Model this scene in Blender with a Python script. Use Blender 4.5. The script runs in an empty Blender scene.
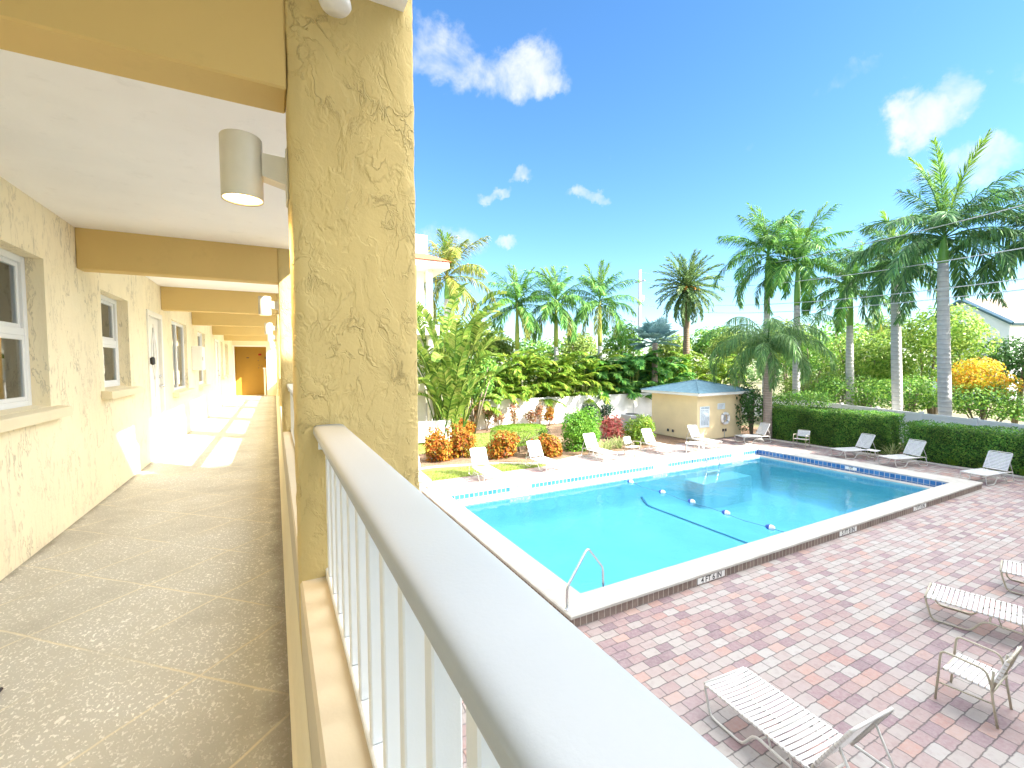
import bpy, math, random
from mathutils import Vector, Matrix, noise as mnoise
R = math.radians
PI = math.pi
sc = bpy.context.scene
COL = sc.collection

# ------------------------------------------------------------------ camera
F = 447.97
YAW, PIT, ROL = .486595, .0450463, -.005295
FW = Vector((math.sin(YAW)*math.cos(PIT), math.cos(YAW)*math.cos(PIT), -math.sin(PIT)))
_r = Vector((math.cos(YAW), -math.sin(YAW), 0)); _u = _r.cross(FW)
RT = _r*math.cos(ROL)+_u*math.sin(ROL); UP = -_r*math.sin(ROL)+_u*math.cos(ROL)
CAM = Vector((0, 0, 4.05))
def at(x, y, d):
    """world point seen at photo pixel x, y, d metres deep"""
    return CAM+(FW*F+RT*(x-512)-UP*(y-384))*(d/F)
cd = bpy.data.cameras.new('camera'); cam = bpy.data.objects.new('camera', cd); COL.objects.link(cam)
cd.sensor_width = 36; cd.lens = F*36/1024; cd.clip_start = .02; cd.clip_end = 3000
m = Matrix((RT, UP, -FW)).transposed().to_4x4(); m.translation = CAM; cam.matrix_world = m
sc.camera = cam

# ------------------------------------------------------------------ node helpers
def new_mat(name):
    m = bpy.data.materials.new(name); m.use_nodes = True
    nt = m.node_tree; b = nt.nodes['Principled BSDF']
    return m, nt, b
def N(nt, t, **kw):
    n = nt.nodes.new('ShaderNode'+t)
    for k, v in kw.items():
        if k.startswith('i_'):
            key = k[2:]; key = int(key) if key.isdigit() else key.replace('_', ' ')
            n.inputs[key].default_value = v
        else: setattr(n, k, v)
    return n
def L(nt, a, b): nt.links.new(a, b)
def math_(nt, op, a, b=None, c=None):
    n = N(nt, 'Math', operation=op)
    for i, v in enumerate((a, b, c)):
        if v is None: continue
        if isinstance(v, (int, float)): n.inputs[i].default_value = v
        else: L(nt, v, n.inputs[i])
    return n.outputs[0]
def vmath(nt, op, a, b=None):
    n = N(nt, 'VectorMath', operation=op)
    for i, v in enumerate((a, b)):
        if v is None: continue
        if isinstance(v, (tuple, list)): n.inputs[i].default_value = v
        else: L(nt, v, n.inputs[i])
    return n
def ramp(nt, fac, stops, interp='LINEAR'):
    n = N(nt, 'ValToRGB'); cr = n.color_ramp; cr.interpolation = interp
    while len(cr.elements) < len(stops): cr.elements.new(.5)
    for e, (p, c) in zip(cr.elements, stops):
        e.position = p; e.color = (*c, 1) if len(c) == 3 else c
    L(nt, fac, n.inputs[0]); return n.outputs[0]
def coords(nt, scale=(1, 1, 1), rot=(0, 0, 0), kind='Object'):
    tc = N(nt, 'TexCoord'); mp = N(nt, 'Mapping')
    mp.inputs['Scale'].default_value = scale; mp.inputs['Rotation'].default_value = rot
    L(nt, tc.outputs[kind], mp.inputs[0]); return mp.outputs[0]
def noise(nt, vec, scale, detail=4, rough=.55, dist=0):
    n = N(nt, 'TexNoise'); n.inputs['Scale'].default_value = scale; n.inputs['Detail'].default_value = detail
    n.inputs['Roughness'].default_value = rough; n.inputs['Distortion'].default_value = dist
    L(nt, vec, n.inputs['Vector']); return n.outputs[0]
def mixc(nt, fac, a, b, mode='MIX'):
    n = N(nt, 'Mix', data_type='RGBA', blend_type=mode)
    if isinstance(fac, (int, float)): n.inputs[0].default_value = fac
    else: L(nt, fac, n.inputs[0])
    for i, v in ((6, a), (7, b)):
        if isinstance(v, tuple): n.inputs[i].default_value = (*v, 1)
        else: L(nt, v, n.inputs[i])
    return n.outputs[2]
def bump(nt, b, h, strength, dist=.02):
    n = N(nt, 'Bump'); n.inputs['Strength'].default_value = strength; n.inputs['Distance'].default_value = dist
    L(nt, h, n.inputs['Height']); L(nt, n.outputs[0], b.inputs['Normal'])

def plain(name, col, rough=.5, metal=0, var=.12, vscale=6, bmp=0, bscale=40, spec=.5):
    m, nt, b = new_mat(name)
    v = coords(nt)
    nz = noise(nt, v, vscale, 5)
    f = math_(nt, 'MULTIPLY_ADD', nz, 2*var, 1-var)
    c = N(nt, 'Mix', data_type='RGBA', blend_type='MULTIPLY'); c.inputs[0].default_value = 1
    c.inputs[6].default_value = (*col, 1); L(nt, f, c.inputs[7]); L(nt, c.outputs[2], b.inputs['Base Color'])
    rr = math_(nt, 'MULTIPLY_ADD', nz, .2, rough-.1); L(nt, rr, b.inputs['Roughness'])
    b.inputs['Metallic'].default_value = metal; b.inputs['Specular IOR Level'].default_value = spec
    if bmp: bump(nt, b, noise(nt, v, bscale, 4), bmp, .004)
    return m

def stucco(name, col, kind):
    m, nt, b = new_mat(name)
    v = coords(nt)
    big = noise(nt, v, 1.3, 4)
    fine = noise(nt, v, 60, 3)
    if kind == 'trowel':        # skip trowelled skin: patchy diagonal strokes with raised lips
        vr = coords(nt, (1, 1, .62), (0, .6, 0))
        nd = N(nt, 'TexNoise'); nd.inputs['Scale'].default_value = 5; nd.inputs['Detail'].default_value = 4; L(nt, vr, nd.inputs['Vector'])
        sc_ = vmath(nt, 'SCALE', nd.outputs['Color']); sc_.inputs['Scale'].default_value = .22
        w = vmath(nt, 'ADD', vr, sc_.outputs[0]).outputs[0]
        def lips(scale, lvl, wd, det):
            p = noise(nt, w, scale, det, .6); d = math_(nt, 'SUBTRACT', p, lvl)
            return ramp(nt, math_(nt, 'ABSOLUTE', d), [(0, (1, 1, 1)), (wd, (0, 0, 0))]), ramp(nt, d, [(0, (0, 0, 0)), (.05, (1, 1, 1))])
        m1 = ramp(nt, noise(nt, v, 2.7, 3), [(.46, (0, 0, 0)), (.60, (1, 1, 1))]); m2 = ramp(nt, noise(nt, v, 4.3, 3, .5, .4), [(.50, (0, 0, 0)), (.64, (1, 1, 1))])
        r1, s1 = lips(6, .5, .018, 4); r2, s2 = lips(15, .54, .03, 5); r3, s3 = lips(9, .46, .02, 6)
        h = math_(nt, 'ADD', math_(nt, 'MULTIPLY', math_(nt, 'MULTIPLY', r1, m1), .55), math_(nt, 'MULTIPLY', s1, .28))
        h = math_(nt, 'ADD', h, math_(nt, 'MULTIPLY', math_(nt, 'MULTIPLY', r2, m2), .5)); h = math_(nt, 'ADD', h, math_(nt, 'MULTIPLY', s3, .16))
        h = math_(nt, 'MULTIPLY_ADD', fine, .16, h); h = math_(nt, 'MULTIPLY_ADD', noise(nt, v, 24, 5, .7), .12, h)
        bump(nt, b, h, .8, .012)
        st_ = ramp(nt, noise(nt, coords(nt, (3, 3, .5)), 2.2, 6, .65), [(.5, (0, 0, 0)), (.72, (1, 1, 1))])
        dk = math_(nt, 'MULTIPLY_ADD', math_(nt, 'MULTIPLY', r2, m2), .14, math_(nt, 'MULTIPLY', st_, .12))
    elif kind == 'drag':        # vertical knockdown with dark pits
        tc = coords(nt, (1, 1.0, .33))
        nd = N(nt, 'TexNoise'); nd.inputs['Scale'].default_value = 9; nd.inputs['Detail'].default_value = 3; L(nt, tc, nd.inputs['Vector'])
        sc_ = vmath(nt, 'SCALE', nd.outputs['Color']); sc_.inputs['Scale'].default_value = .12
        w = vmath(nt, 'ADD', tc, sc_.outputs[0])
        p1 = noise(nt, w.outputs[0], 9, 4, .6)
        e1 = math_(nt, 'ABSOLUTE', math_(nt, 'SUBTRACT', p1, .56))
        r1 = ramp(nt, e1, [(0, (1, 1, 1)), (.022, (0, 0, 0))])
        p2 = noise(nt, w.outputs[0], 24, 3, .5)
        pit = ramp(nt, p2, [(.62, (0, 0, 0)), (.68, (1, 1, 1))])
        msk = ramp(nt, noise(nt, v, 2.2, 3), [(.42, (.15,)*3), (.6, (1, 1, 1))])
        cr = math_(nt, 'MULTIPLY', math_(nt, 'MAXIMUM', r1, pit), msk)
        h = math_(nt, 'SUBTRACT', math_(nt, 'MULTIPLY', p1, 1.1), math_(nt, 'MULTIPLY', cr, .55))
        h = math_(nt, 'MULTIPLY_ADD', fine, .12, h)
        bump(nt, b, h, .6, .014)
        dk = math_(nt, 'MULTIPLY', cr, .3)
    else:                       # smooth render
        h = math_(nt, 'MULTIPLY_ADD', fine, .2, noise(nt, v, 14, 4, .6))
        bump(nt, b, h, .25, .006)
        dk = math_(nt, 'MULTIPLY', ramp(nt, noise(nt, v, 7, 5, .7), [(.58, (0, 0, 0)), (.75, (1, 1, 1))]), .08)
    f = math_(nt, 'MULTIPLY_ADD', big, .22, .89)
    f = math_(nt, 'SUBTRACT', f, dk)
    c = N(nt, 'Mix', data_type='RGBA', blend_type='MULTIPLY'); c.inputs[0].default_value = 1
    c.inputs[6].default_value = (*col, 1); L(nt, f, c.inputs[7]); L(nt, c.outputs[2], b.inputs['Base Color'])
    b.inputs['Roughness'].default_value = .8; b.inputs['Specular IOR Level'].default_value = .25
    return m

def leaf_mat(name, stops, trans=.35, rough=.45, amp=.9):
    m, nt, b = new_mat(name)
    g = N(nt, 'NewGeometry')
    c = ramp(nt, g.outputs['Random Per Island'], stops)
    v = coords(nt); nz = noise(nt, v, .9, 3)
    hs = N(nt, 'HueSaturation'); L(nt, c, hs.inputs['Color'])
    L(nt, math_(nt, 'MULTIPLY_ADD', nz, amp, 1-amp*.5), hs.inputs['Value']); L(nt, math_(nt, 'MULTIPLY_ADD', nz, .05, .475), hs.inputs['Hue'])
    L(nt, hs.outputs[0], b.inputs['Base Color']); b.inputs['Roughness'].default_value = rough
    b.inputs['Specular IOR Level'].default_value = .18
    t = N(nt, 'BsdfTranslucent'); L(nt, hs.outputs[0], t.inputs[0])
    mx = N(nt, 'MixShader'); mx.inputs[0].default_value = trans
    L(nt, b.outputs[0], mx.inputs[1]); L(nt, t.outputs[0], mx.inputs[2])
    L(nt, mx.outputs[0], nt.nodes['Material Output'].inputs[0])
    return m

M = {}
M['gold'] = stucco('gold_stucco_trowelled', (.60, .47, .21), 'trowel')
M['cream'] = stucco('cream_stucco_dragged', (.87, .78, .56), 'drag')
M['beam'] = stucco('gold_render_smooth', (.64, .47, .19), 'smooth')
M['creamsm'] = stucco('cream_render_smooth', (.80, .71, .50), 'smooth')
M['knee'] = stucco('knee_wall_render', (.56, .49, .36), 'smooth')
M['ceil'] = stucco('ceiling_white_paint', (.90, .90, .91), 'smooth')
M['deepgold'] = plain('deep_gold_paint', (.44, .26, .03), .55, var=.08)
M['railtop'] = plain('white_rail_coat_darkened', (.36, .39, .415), .5, var=.1, vscale=5, bmp=.06, bscale=200)  # the balusters' white, darkened because the rail top catches bright sky
M['white'] = plain('white_powder_coat', (.72, .74, .75), .45, var=.04, vscale=3, bmp=.05, bscale=300)
M['vinyl'] = plain('white_vinyl', (.78, .78, .77), .38, var=.05, vscale=1.5)
M['paintw'] = plain('white_door_paint', (.78, .77, .72), .4, var=.05)
M['strap'] = plain('white_vinyl_strap', (.68, .68, .67), .35, var=.06, vscale=9)
M['tube'] = plain('cream_tube_enamel', (.42, .38, .29), .3, var=.08, vscale=14)
M['tubew'] = plain('white_tube_enamel', (.58, .57, .54), .3, var=.06, vscale=14)
M['steel'] = plain('stainless_steel', (.62, .64, .66), .22, metal=1, var=.06)
M['bronze'] = plain('grey_lamp_enamel', (.62, .58, .48), .4, metal=.0, var=.1, vscale=14)
M['darkmetal'] = plain('dark_metal', (.05, .05, .055), .4)
M['black'] = plain('black_paint', (.02, .02, .022), .5)
M['red'] = plain('red_paint', (.42, .015, .01), .5)
M['blind'] = plain('blind_slat', (.80, .76, .64), .6, var=.05)
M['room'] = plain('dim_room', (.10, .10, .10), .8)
M['grey'] = plain('grey_plastic', (.42, .43, .44), .5)
M['blue'] = plain('blue_float_plastic', (.02, .09, .42), .35)
M['linet'] = plain('faded_blue_line_tile', (.06, .20, .36), .5)
M['ropeb'] = plain('blue_grey_rope', (.10, .22, .36), .7)
M['floatw'] = plain('white_float_plastic', (.8, .8, .8), .35)
M['board'] = plain('notice_board', (.68, .76, .82), .5, var=.03)
M['fascia'] = plain('white_fascia', (.78, .78, .76), .5, var=.06)
M['curb'] = plain('pale_concrete', (.58, .53, .46), .85, var=.2, vscale=4, bmp=.3, bscale=50)
M['hutwall'] = stucco('hut_stucco', (.80, .66, .40), 'smooth')
M['doormat'] = plain('dark_mat', (.06, .05, .06), .95, var=.3, vscale=40, bmp=.5, bscale=150)
M['housew'] = plain('pale_siding', (.70, .72, .72), .6, var=.05)
M['trimblue'] = plain('slate_blue_trim', (.06, .14, .20), .5)
M['condo'] = stucco('condo_white_stucco', (.80, .77, .70), 'smooth')
M['wingwall'] = stucco('wing_stucco', (.85, .82, .74), 'smooth')
M['timber'] = plain('weathered_timber_pole', (.42, .40, .37), .8, var=.2, vscale=5)
M['wire'] = plain('cable_sheath', (.40, .42, .44), .6)

def glass_mat(name, tint, rough=.02, refl=.1):
    m, nt, b = new_mat(name); nt.nodes.remove(b)
    fr = N(nt, 'Fresnel'); fr.inputs[0].default_value = 1.5
    f = math_(nt, 'MULTIPLY_ADD', fr.outputs[0], 1.0, refl)
    tr = N(nt, 'BsdfTransparent'); tr.inputs[0].default_value = (*tint, 1)
    gl = N(nt, 'BsdfGlossy'); gl.inputs['Roughness'].default_value = rough
    v = coords(nt); bp = N(nt, 'Bump'); bp.inputs['Strength'].default_value = .06; bp.inputs['Distance'].default_value = .01
    L(nt, noise(nt, v, 1.6, 2), bp.inputs['Height']); L(nt, bp.outputs[0], gl.inputs['Normal'])
    mx = N(nt, 'MixShader'); L(nt, f, mx.inputs[0]); L(nt, tr.outputs[0], mx.inputs[1]); L(nt, gl.outputs[0], mx.inputs[2])
    L(nt, mx.outputs[0], nt.nodes['Material Output'].inputs[0]); return m
M['glass'] = glass_mat('window_glass', (.82, .9, .92), refl=.14)

# pavers: individually coloured bricks of a running bond, joints and bleaching
def paver_mat():
    m, nt, b = new_mat('tumbled_pavers')
    v = coords(nt)
    nd = N(nt, 'TexNoise'); nd.inputs['Scale'].default_value = 14; nd.inputs['Detail'].default_value = 2; L(nt, v, nd.inputs['Vector'])
    s_ = vmath(nt, 'SCALE', vmath(nt, 'SUBTRACT', nd.outputs['Color'], (.5, .5, .5)).outputs[0]); s_.inputs['Scale'].default_value = .028
    w = vmath(nt, 'ADD', v, s_.outputs[0])
    sp = N(nt, 'SeparateXYZ'); L(nt, w.outputs[0], sp.inputs[0])
    H_ = .152
    ry = math_(nt, 'DIVIDE', sp.outputs[1], H_); row = math_(nt, 'FLOOR', ry); fy = math_(nt, 'FRACT', ry)
    wn0 = N(nt, 'TexWhiteNoise', noise_dimensions='1D'); L(nt, row, wn0.inputs['W'])
    sh = math_(nt, 'MULTIPLY', wn0.outputs[0], .35)
    px = math_(nt, 'ADD', math_(nt, 'DIVIDE', sp.outputs[0], .255), math_(nt, 'ADD', math_(nt, 'MULTIPLY', math_(nt, 'FLOORED_MODULO', row, 2), .5), sh))
    colm = math_(nt, 'FLOOR', px); fx = math_(nt, 'FRACT', px)
    cb = N(nt, 'CombineXYZ'); L(nt, colm, cb.inputs[0]); L(nt, row, cb.inputs[1])
    wn = N(nt, 'TexWhiteNoise', noise_dimensions='2D'); L(nt, cb.outputs[0], wn.inputs['Vector'])
    big = noise(nt, v, .55, 3)
    rnd = math_(nt, 'ADD', wn.outputs[0], math_(nt, 'MULTIPLY_ADD', big, .7, -.35))
    c = ramp(nt, rnd, [(.0, (.165, .10, .118)), (.14, (.21, .13, .147)), (.28, (.275, .18, .168)), (.45, (.285, .215, .20)), (.62, (.30, .25, .23)), (.8, (.315, .29, .262)), (1, (.335, .32, .30))])
    orn = math_(nt, 'GREATER_THAN', wn.outputs[1], .93) if False else None
    wn2 = N(nt, 'TexWhiteNoise', noise_dimensions='3D'); cb2 = N(nt, 'CombineXYZ'); L(nt, colm, cb2.inputs[0]); L(nt, row, cb2.inputs[1]); cb2.inputs[2].default_value = 7.3
    L(nt, cb2.outputs[0], wn2.inputs['Vector'])
    c = mixc(nt, math_(nt, 'MULTIPLY', math_(nt, 'GREATER_THAN', wn2.outputs[0], .88), .7), c, (.36, .20, .155))
    mot = noise(nt, v, 22, 5, .65)
    c = mixc(nt, math_(nt, 'MULTIPLY', ramp(nt, mot, [(.35, (0, 0, 0)), (.75, (1, 1, 1))]), .6), c, (.33, .285, .27))
    c = mixc(nt, math_(nt, 'MULTIPLY', ramp(nt, noise(nt, v, 9, 5, .7), [(.5, (0, 0, 0)), (.7, (1, 1, 1))]), .35), c, (.19, .125, .13))
    c = mixc(nt, math_(nt, 'MULTIPLY', ramp(nt, noise(nt, v, .45, 5, .7), [(.48, (0, 0, 0)), (.68, (1, 1, 1))]), .4), c, (.335, .30, .295))
    c = mixc(nt, math_(nt, 'MULTIPLY', ramp(nt, noise(nt, v, 1.1, 6, .75, .6), [(.60, (0, 0, 0)), (.72, (1, 1, 1))]), .35), c, (.15, .105, .10))
    dx = math_(nt, 'MULTIPLY', math_(nt, 'MINIMUM', fx, math_(nt, 'SUBTRACT', 1, fx)), .255)
    dy = math_(nt, 'MULTIPLY', math_(nt, 'MINIMUM', fy, math_(nt, 'SUBTRACT', 1, fy)), H_)
    a_ = math_(nt, 'MAXIMUM', math_(nt, 'SUBTRACT', .022, dx), 0); c_ = math_(nt, 'MAXIMUM', math_(nt, 'SUBTRACT', .022, dy), 0)
    rr = math_(nt, 'SQRT', math_(nt, 'ADD', math_(nt, 'MULTIPLY', a_, a_), math_(nt, 'MULTIPLY', c_, c_)))
    j = ramp(nt, math_(nt, 'DIVIDE', rr, .022), [(.6, (0, 0, 0)), (.95, (1, 1, 1))])
    c = mixc(nt, math_(nt, 'MULTIPLY', j, .8), c, (.085, .075, .075))
    L(nt, c, b.inputs['Base Color']); b.inputs['Roughness'].default_value = .72
    h = math_(nt, 'SUBTRACT', math_(nt, 'MULTIPLY_ADD', mot, .25, math_(nt, 'MULTIPLY', wn2.outputs[0], .15)), j)
    bump(nt, b, h, .6, .012)
    return m
M['paver'] = paver_mat()

def soldier_mat():      # vertical brick course under the coping
    m, nt, b = new_mat('brown_brick_course')
    v = coords(nt); sp = N(nt, 'SeparateXYZ'); L(nt, v, sp.inputs[0])
    t = math_(nt, 'DIVIDE', math_(nt, 'ADD', sp.outputs[0], sp.outputs[1]), .118)
    cell = math_(nt, 'FLOOR', t); f = math_(nt, 'FRACT', t)
    wn = N(nt, 'TexWhiteNoise', noise_dimensions='1D'); L(nt, cell, wn.inputs['W'])
    c = ramp(nt, wn.outputs[0], [(0, (.13, .085, .068)), (.5, (.18, .125, .10)), (1, (.23, .17, .14))])
    c = mixc(nt, math_(nt, 'MULTIPLY', noise(nt, v, 25, 4), .5), c, (.30, .25, .22))
    j = ramp(nt, math_(nt, 'MINIMUM', f, math_(nt, 'SUBTRACT', 1, f)), [(.03, (1, 1, 1)), (.09, (0, 0, 0))])
    c = mixc(nt, j, c, (.42, .38, .33))
    L(nt, c, b.inputs['Base Color']); b.inputs['Roughness'].default_value = .8
    bump(nt, b, math_(nt, 'SUBTRACT', noise(nt, v, 40, 3), j), .5, .01)
    return m
M['soldier'] = soldier_mat()

def coping_mat():
    m, nt, b = new_mat('cast_stone_coping')
    v = coords(nt)
    n1 = noise(nt, v, 2.5, 5, .65); n2 = noise(nt, v, 45, 4, .7)
    c = ramp(nt, n1, [(.3, (.33, .31, .28)), (.6, (.42, .405, .37))])
    c = mixc(nt, math_(nt, 'MULTIPLY', ramp(nt, n2, [(.55, (0, 0, 0)), (.7, (1, 1, 1))]), .3), c, (.42, .38, .32))
    sp = N(nt, 'SeparateXYZ'); L(nt, v, sp.inputs[0])
    def joint(o, s):
        f = math_(nt, 'FRACT', math_(nt, 'DIVIDE', o, s)); return ramp(nt, math_(nt, 'MINIMUM', f, math_(nt, 'SUBTRACT', 1, f)), [(.004, (1, 1, 1)), (.012, (0, 0, 0))])
    j = math_(nt, 'MAXIMUM', joint(sp.outputs[0], .61), joint(sp.outputs[1], .61))
    c = mixc(nt, math_(nt, 'MULTIPLY', j, .45), c, (.40, .36, .31))
    L(nt, c, b.inputs['Base Color']); b.inputs['Roughness'].default_value = .75
    bump(nt, b, math_(nt, 'SUBTRACT', n2, j), .35, .006); return m
M['coping'] = coping_mat()

def tile_mat(name, c0, c1, grout, size):
    m, nt, b = new_mat(name)
    v = coords(nt); sp = N(nt, 'SeparateXYZ'); L(nt, v, sp.inputs[0])
    t = math_(nt, 'DIVIDE', math_(nt, 'ADD', sp.outputs[0], sp.outputs[1]), size); u = math_(nt, 'DIVIDE', sp.outputs[2], size)
    cb = N(nt, 'CombineXYZ'); L(nt, math_(nt, 'FLOOR', t), cb.inputs[0]); L(nt, math_(nt, 'FLOOR', u), cb.inputs[1])
    wn = N(nt, 'TexWhiteNoise', noise_dimensions='2D'); L(nt, cb.outputs[0], wn.inputs['Vector'])
    c = mixc(nt, wn.outputs[0], c0, c1)
    def e(o):
        f = math_(nt, 'FRACT', o); return ramp(nt, math_(nt, 'MINIMUM', f, math_(nt, 'SUBTRACT', 1, f)), [(.03, (1, 1, 1)), (.07, (0, 0, 0))])
    j = math_(nt, 'MAXIMUM', e(t), e(u))
    c = mixc(nt, j, c, grout); L(nt, c, b.inputs['Base Color']); b.inputs['Roughness'].default_value = .18
    return m
M['tile'] = tile_mat('blue_waterline_tile', (.02, .11, .33), (.04, .18, .45), (.42, .48, .52), .155)

def plaster_mat():
    m, nt, b = new_mat('pool_plaster')
    v = coords(nt)
    c = ramp(nt, noise(nt, v, .8, 4), [(.3, (.28, .55, .60)), (.7, (.33, .61, .66))])
    L(nt, c, b.inputs['Base Color']); b.inputs['Roughness'].default_value = .7; return m
M['plaster'] = plaster_mat()

def water_mat():
    m, nt, b = new_mat('pool_water'); nt.nodes.remove(b)
    v = coords(nt)
    h = math_(nt, 'ADD', noise(nt, v, .9, 3, .5, .4), math_(nt, 'MULTIPLY', noise(nt, v, 4.2, 3, .5, .5), .22))
    bp = N(nt, 'Bump'); bp.inputs['Strength'].default_value = .35; bp.inputs['Distance'].default_value = .05; L(nt, h, bp.inputs['Height'])
    fr = N(nt, 'Fresnel'); fr.inputs[0].default_value = 1.33; L(nt, bp.outputs[0], fr.inputs['Normal'])
    tr = N(nt, 'BsdfTransparent'); tr.inputs[0].default_value = (.54, .82, .92, 1)
    gl = N(nt, 'BsdfGlossy'); gl.inputs['Roughness'].default_value = .025; L(nt, bp.outputs[0], gl.inputs['Normal'])
    mx = N(nt, 'MixShader'); L(nt, math_(nt, 'MULTIPLY', fr.outputs[0], .95), mx.inputs[0]); L(nt, tr.outputs[0], mx.inputs[1]); L(nt, gl.outputs[0], mx.inputs[2])
    L(nt, mx.outputs[0], nt.nodes['Material Output'].inputs[0]); return m
M['water'] = water_mat()

def corridor_floor_mat():
    m, nt, b = new_mat('textured_walkway_coating')
    v = coords(nt)
    sp = N(nt, 'SeparateXYZ'); L(nt, v, sp.inputs[0])
    st = coords(nt, (1, .7, 1), (0, 0, .5))
    n1 = noise(nt, st, 85, 3, .55, .25); n0 = noise(nt, st, 36, 3, .6, .5); n2 = noise(nt, v, 1.7, 5, .65); n3 = noise(nt, v, 180, 2)
    spk = math_(nt, 'MAXIMUM', ramp(nt, n1, [(.56, (0, 0, 0)), (.64, (1, 1, 1))]), ramp(nt, n0, [(.62, (0, 0, 0)), (.67, (1, 1, 1))]))
    dens = ramp(nt, n2, [(.3, (.2,)*3), (.62, (1, 1, 1))])
    c = ramp(nt, n2, [(.25, (.37, .36, .31)), (.5, (.48, .47, .405)), (.75, (.51, .51, .475))])
    c = mixc(nt, math_(nt, 'MULTIPLY', n3, .3), c, (.28, .25, .20))
    c = mixc(nt, math_(nt, 'MULTIPLY', spk, math_(nt, 'MULTIPLY', dens, .85)), c, (.86, .84, .77))
    def line(o, off):
        f = math_(nt, 'FRACT', math_(nt, 'DIVIDE', math_(nt, 'ADD', o, off), .72)); d = math_(nt, 'MINIMUM', f, math_(nt, 'SUBTRACT', 1, f))
        return ramp(nt, d, [(.006, (1, 1, 1)), (.014, (0, 0, 0))])
    wob = math_(nt, 'MULTIPLY_ADD', n2, .05, -.025)
    s1 = math_(nt, 'ADD', math_(nt, 'MULTIPLY_ADD', sp.outputs[0], .93, sp.outputs[1]), wob); s2 = math_(nt, 'ADD', math_(nt, 'MULTIPLY_ADD', sp.outputs[0], -.93, sp.outputs[1]), wob)
    ln = math_(nt, 'MAXIMUM', line(s1, .22), line(s2, .36))
    lf = math_(nt, 'MULTIPLY', ln, ramp(nt, noise(nt, v, 2.2, 3), [(.36, (.15,)*3), (.52, (.95,)*3)]))
    c = mixc(nt, lf, c, (.66, .60, .44))
    # dirt swept against the kerb and, less, against the wall
    nd = noise(nt, v, 5, 5, .65)
    e1 = math_(nt, 'ADD', sp.outputs[0], math_(nt, 'MULTIPLY_ADD', nd, .16, -.08))
    g1 = N(nt, 'MapRange', interpolation_type='SMOOTHSTEP'); L(nt, e1, g1.inputs[0]); g1.inputs[1].default_value = -.10; g1.inputs[2].default_value = .02; g1.inputs[3].default_value = 0; g1.inputs[4].default_value = .72
    g2 = N(nt, 'MapRange', interpolation_type='SMOOTHSTEP'); L(nt, e1, g2.inputs[0]); g2.inputs[1].default_value = -1.44; g2.inputs[2].default_value = -1.51; g2.inputs[3].default_value = 0; g2.inputs[4].default_value = .6
    c = mixc(nt, math_(nt, 'MAXIMUM', g1.outputs[0], g2.outputs[0]), c, (.11, .09, .06))
    L(nt, c, b.inputs['Base Color']); b.inputs['Roughness'].default_value = .55
    h = math_(nt, 'SUBTRACT', math_(nt, 'MULTIPLY_ADD', n3, .3, spk), math_(nt, 'MULTIPLY', ln, .6))
    bump(nt, b, h, .5, .005); return m
M['walk'] = corridor_floor_mat()

def ground_mat():
    m, nt, b = new_mat('earth_and_turf')
    v = coords(nt); c = ramp(nt, noise(nt, v, .3, 6), [(.35, (.10, .12, .04)), (.6, (.16, .14, .075))])
    L(nt, c, b.inputs['Base Color']); b.inputs['Roughness'].default_value = .95; bump(nt, b, noise(nt, v, 12, 4), .5, .03); return m
M['ground'] = ground_mat()
def lawn_mat():
    m, nt, b = new_mat('lawn_soil'); v = coords(nt)
    c = ramp(nt, noise(nt, v, 3, 5), [(.35, (.13, .17, .035)), (.65, (.20, .25, .05))]); L(nt, c, b.inputs['Base Color'])
    b.inputs['Roughness'].default_value = .95; bump(nt, b, noise(nt, v, 60, 3), .7, .03); return m
M['lawn'] = lawn_mat()
def mulch_mat():
    m, nt, b = new_mat('bark_mulch'); v = coords(nt)
    c = ramp(nt, noise(nt, v, 28, 5, .7), [(.35, (.10, .055, .03)), (.55, (.24, .15, .09)), (.72, (.40, .30, .20))]); L(nt, c, b.inputs['Base Color'])
    b.inputs['Roughness'].default_value = .95; bump(nt, b, noise(nt, v, 45, 4), .9, .03); return m
M['mulch'] = mulch_mat()
def shingle_mat(name, c0, c1, sx=.3, sy=.16):
    m, nt, b = new_mat(name)
    v = coords(nt); br = N(nt, 'TexBrick'); L(nt, v, br.inputs['Vector'])
    br.inputs['Color1'].default_value = (*c0, 1); br.inputs['Color2'].default_value = (*c1, 1); br.inputs['Mortar'].default_value = (c0[0]*.5, c0[1]*.5, c0[2]*.5, 1)
    br.inputs['Scale'].default_value = 1; br.inputs['Brick Width'].default_value = sx; br.inputs['Row Height'].default_value = sy; br.inputs['Mortar Size'].default_value = .008; br.inputs['Bias'].default_value = 0
    c = mixc(nt, math_(nt, 'MULTIPLY', noise(nt, v, 20, 4), .4), br.outputs[0], c1); L(nt, c, b.inputs['Base Color'])
    b.inputs['Roughness'].default_value = .85; bump(nt, b, br.outputs['Fac'], -.4, .01); return m
M['shingle'] = shingle_mat('slate_blue_shingle', (.085, .185, .24), (.13, .25, .30))
M['shinglegrey'] = shingle_mat('taupe_shingle', (.20, .155, .125), (.26, .20, .165))
M['redtile'] = shingle_mat('terracotta_roof', (.36, .075, .025), (.44, .11, .04), .25, .3)

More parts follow.
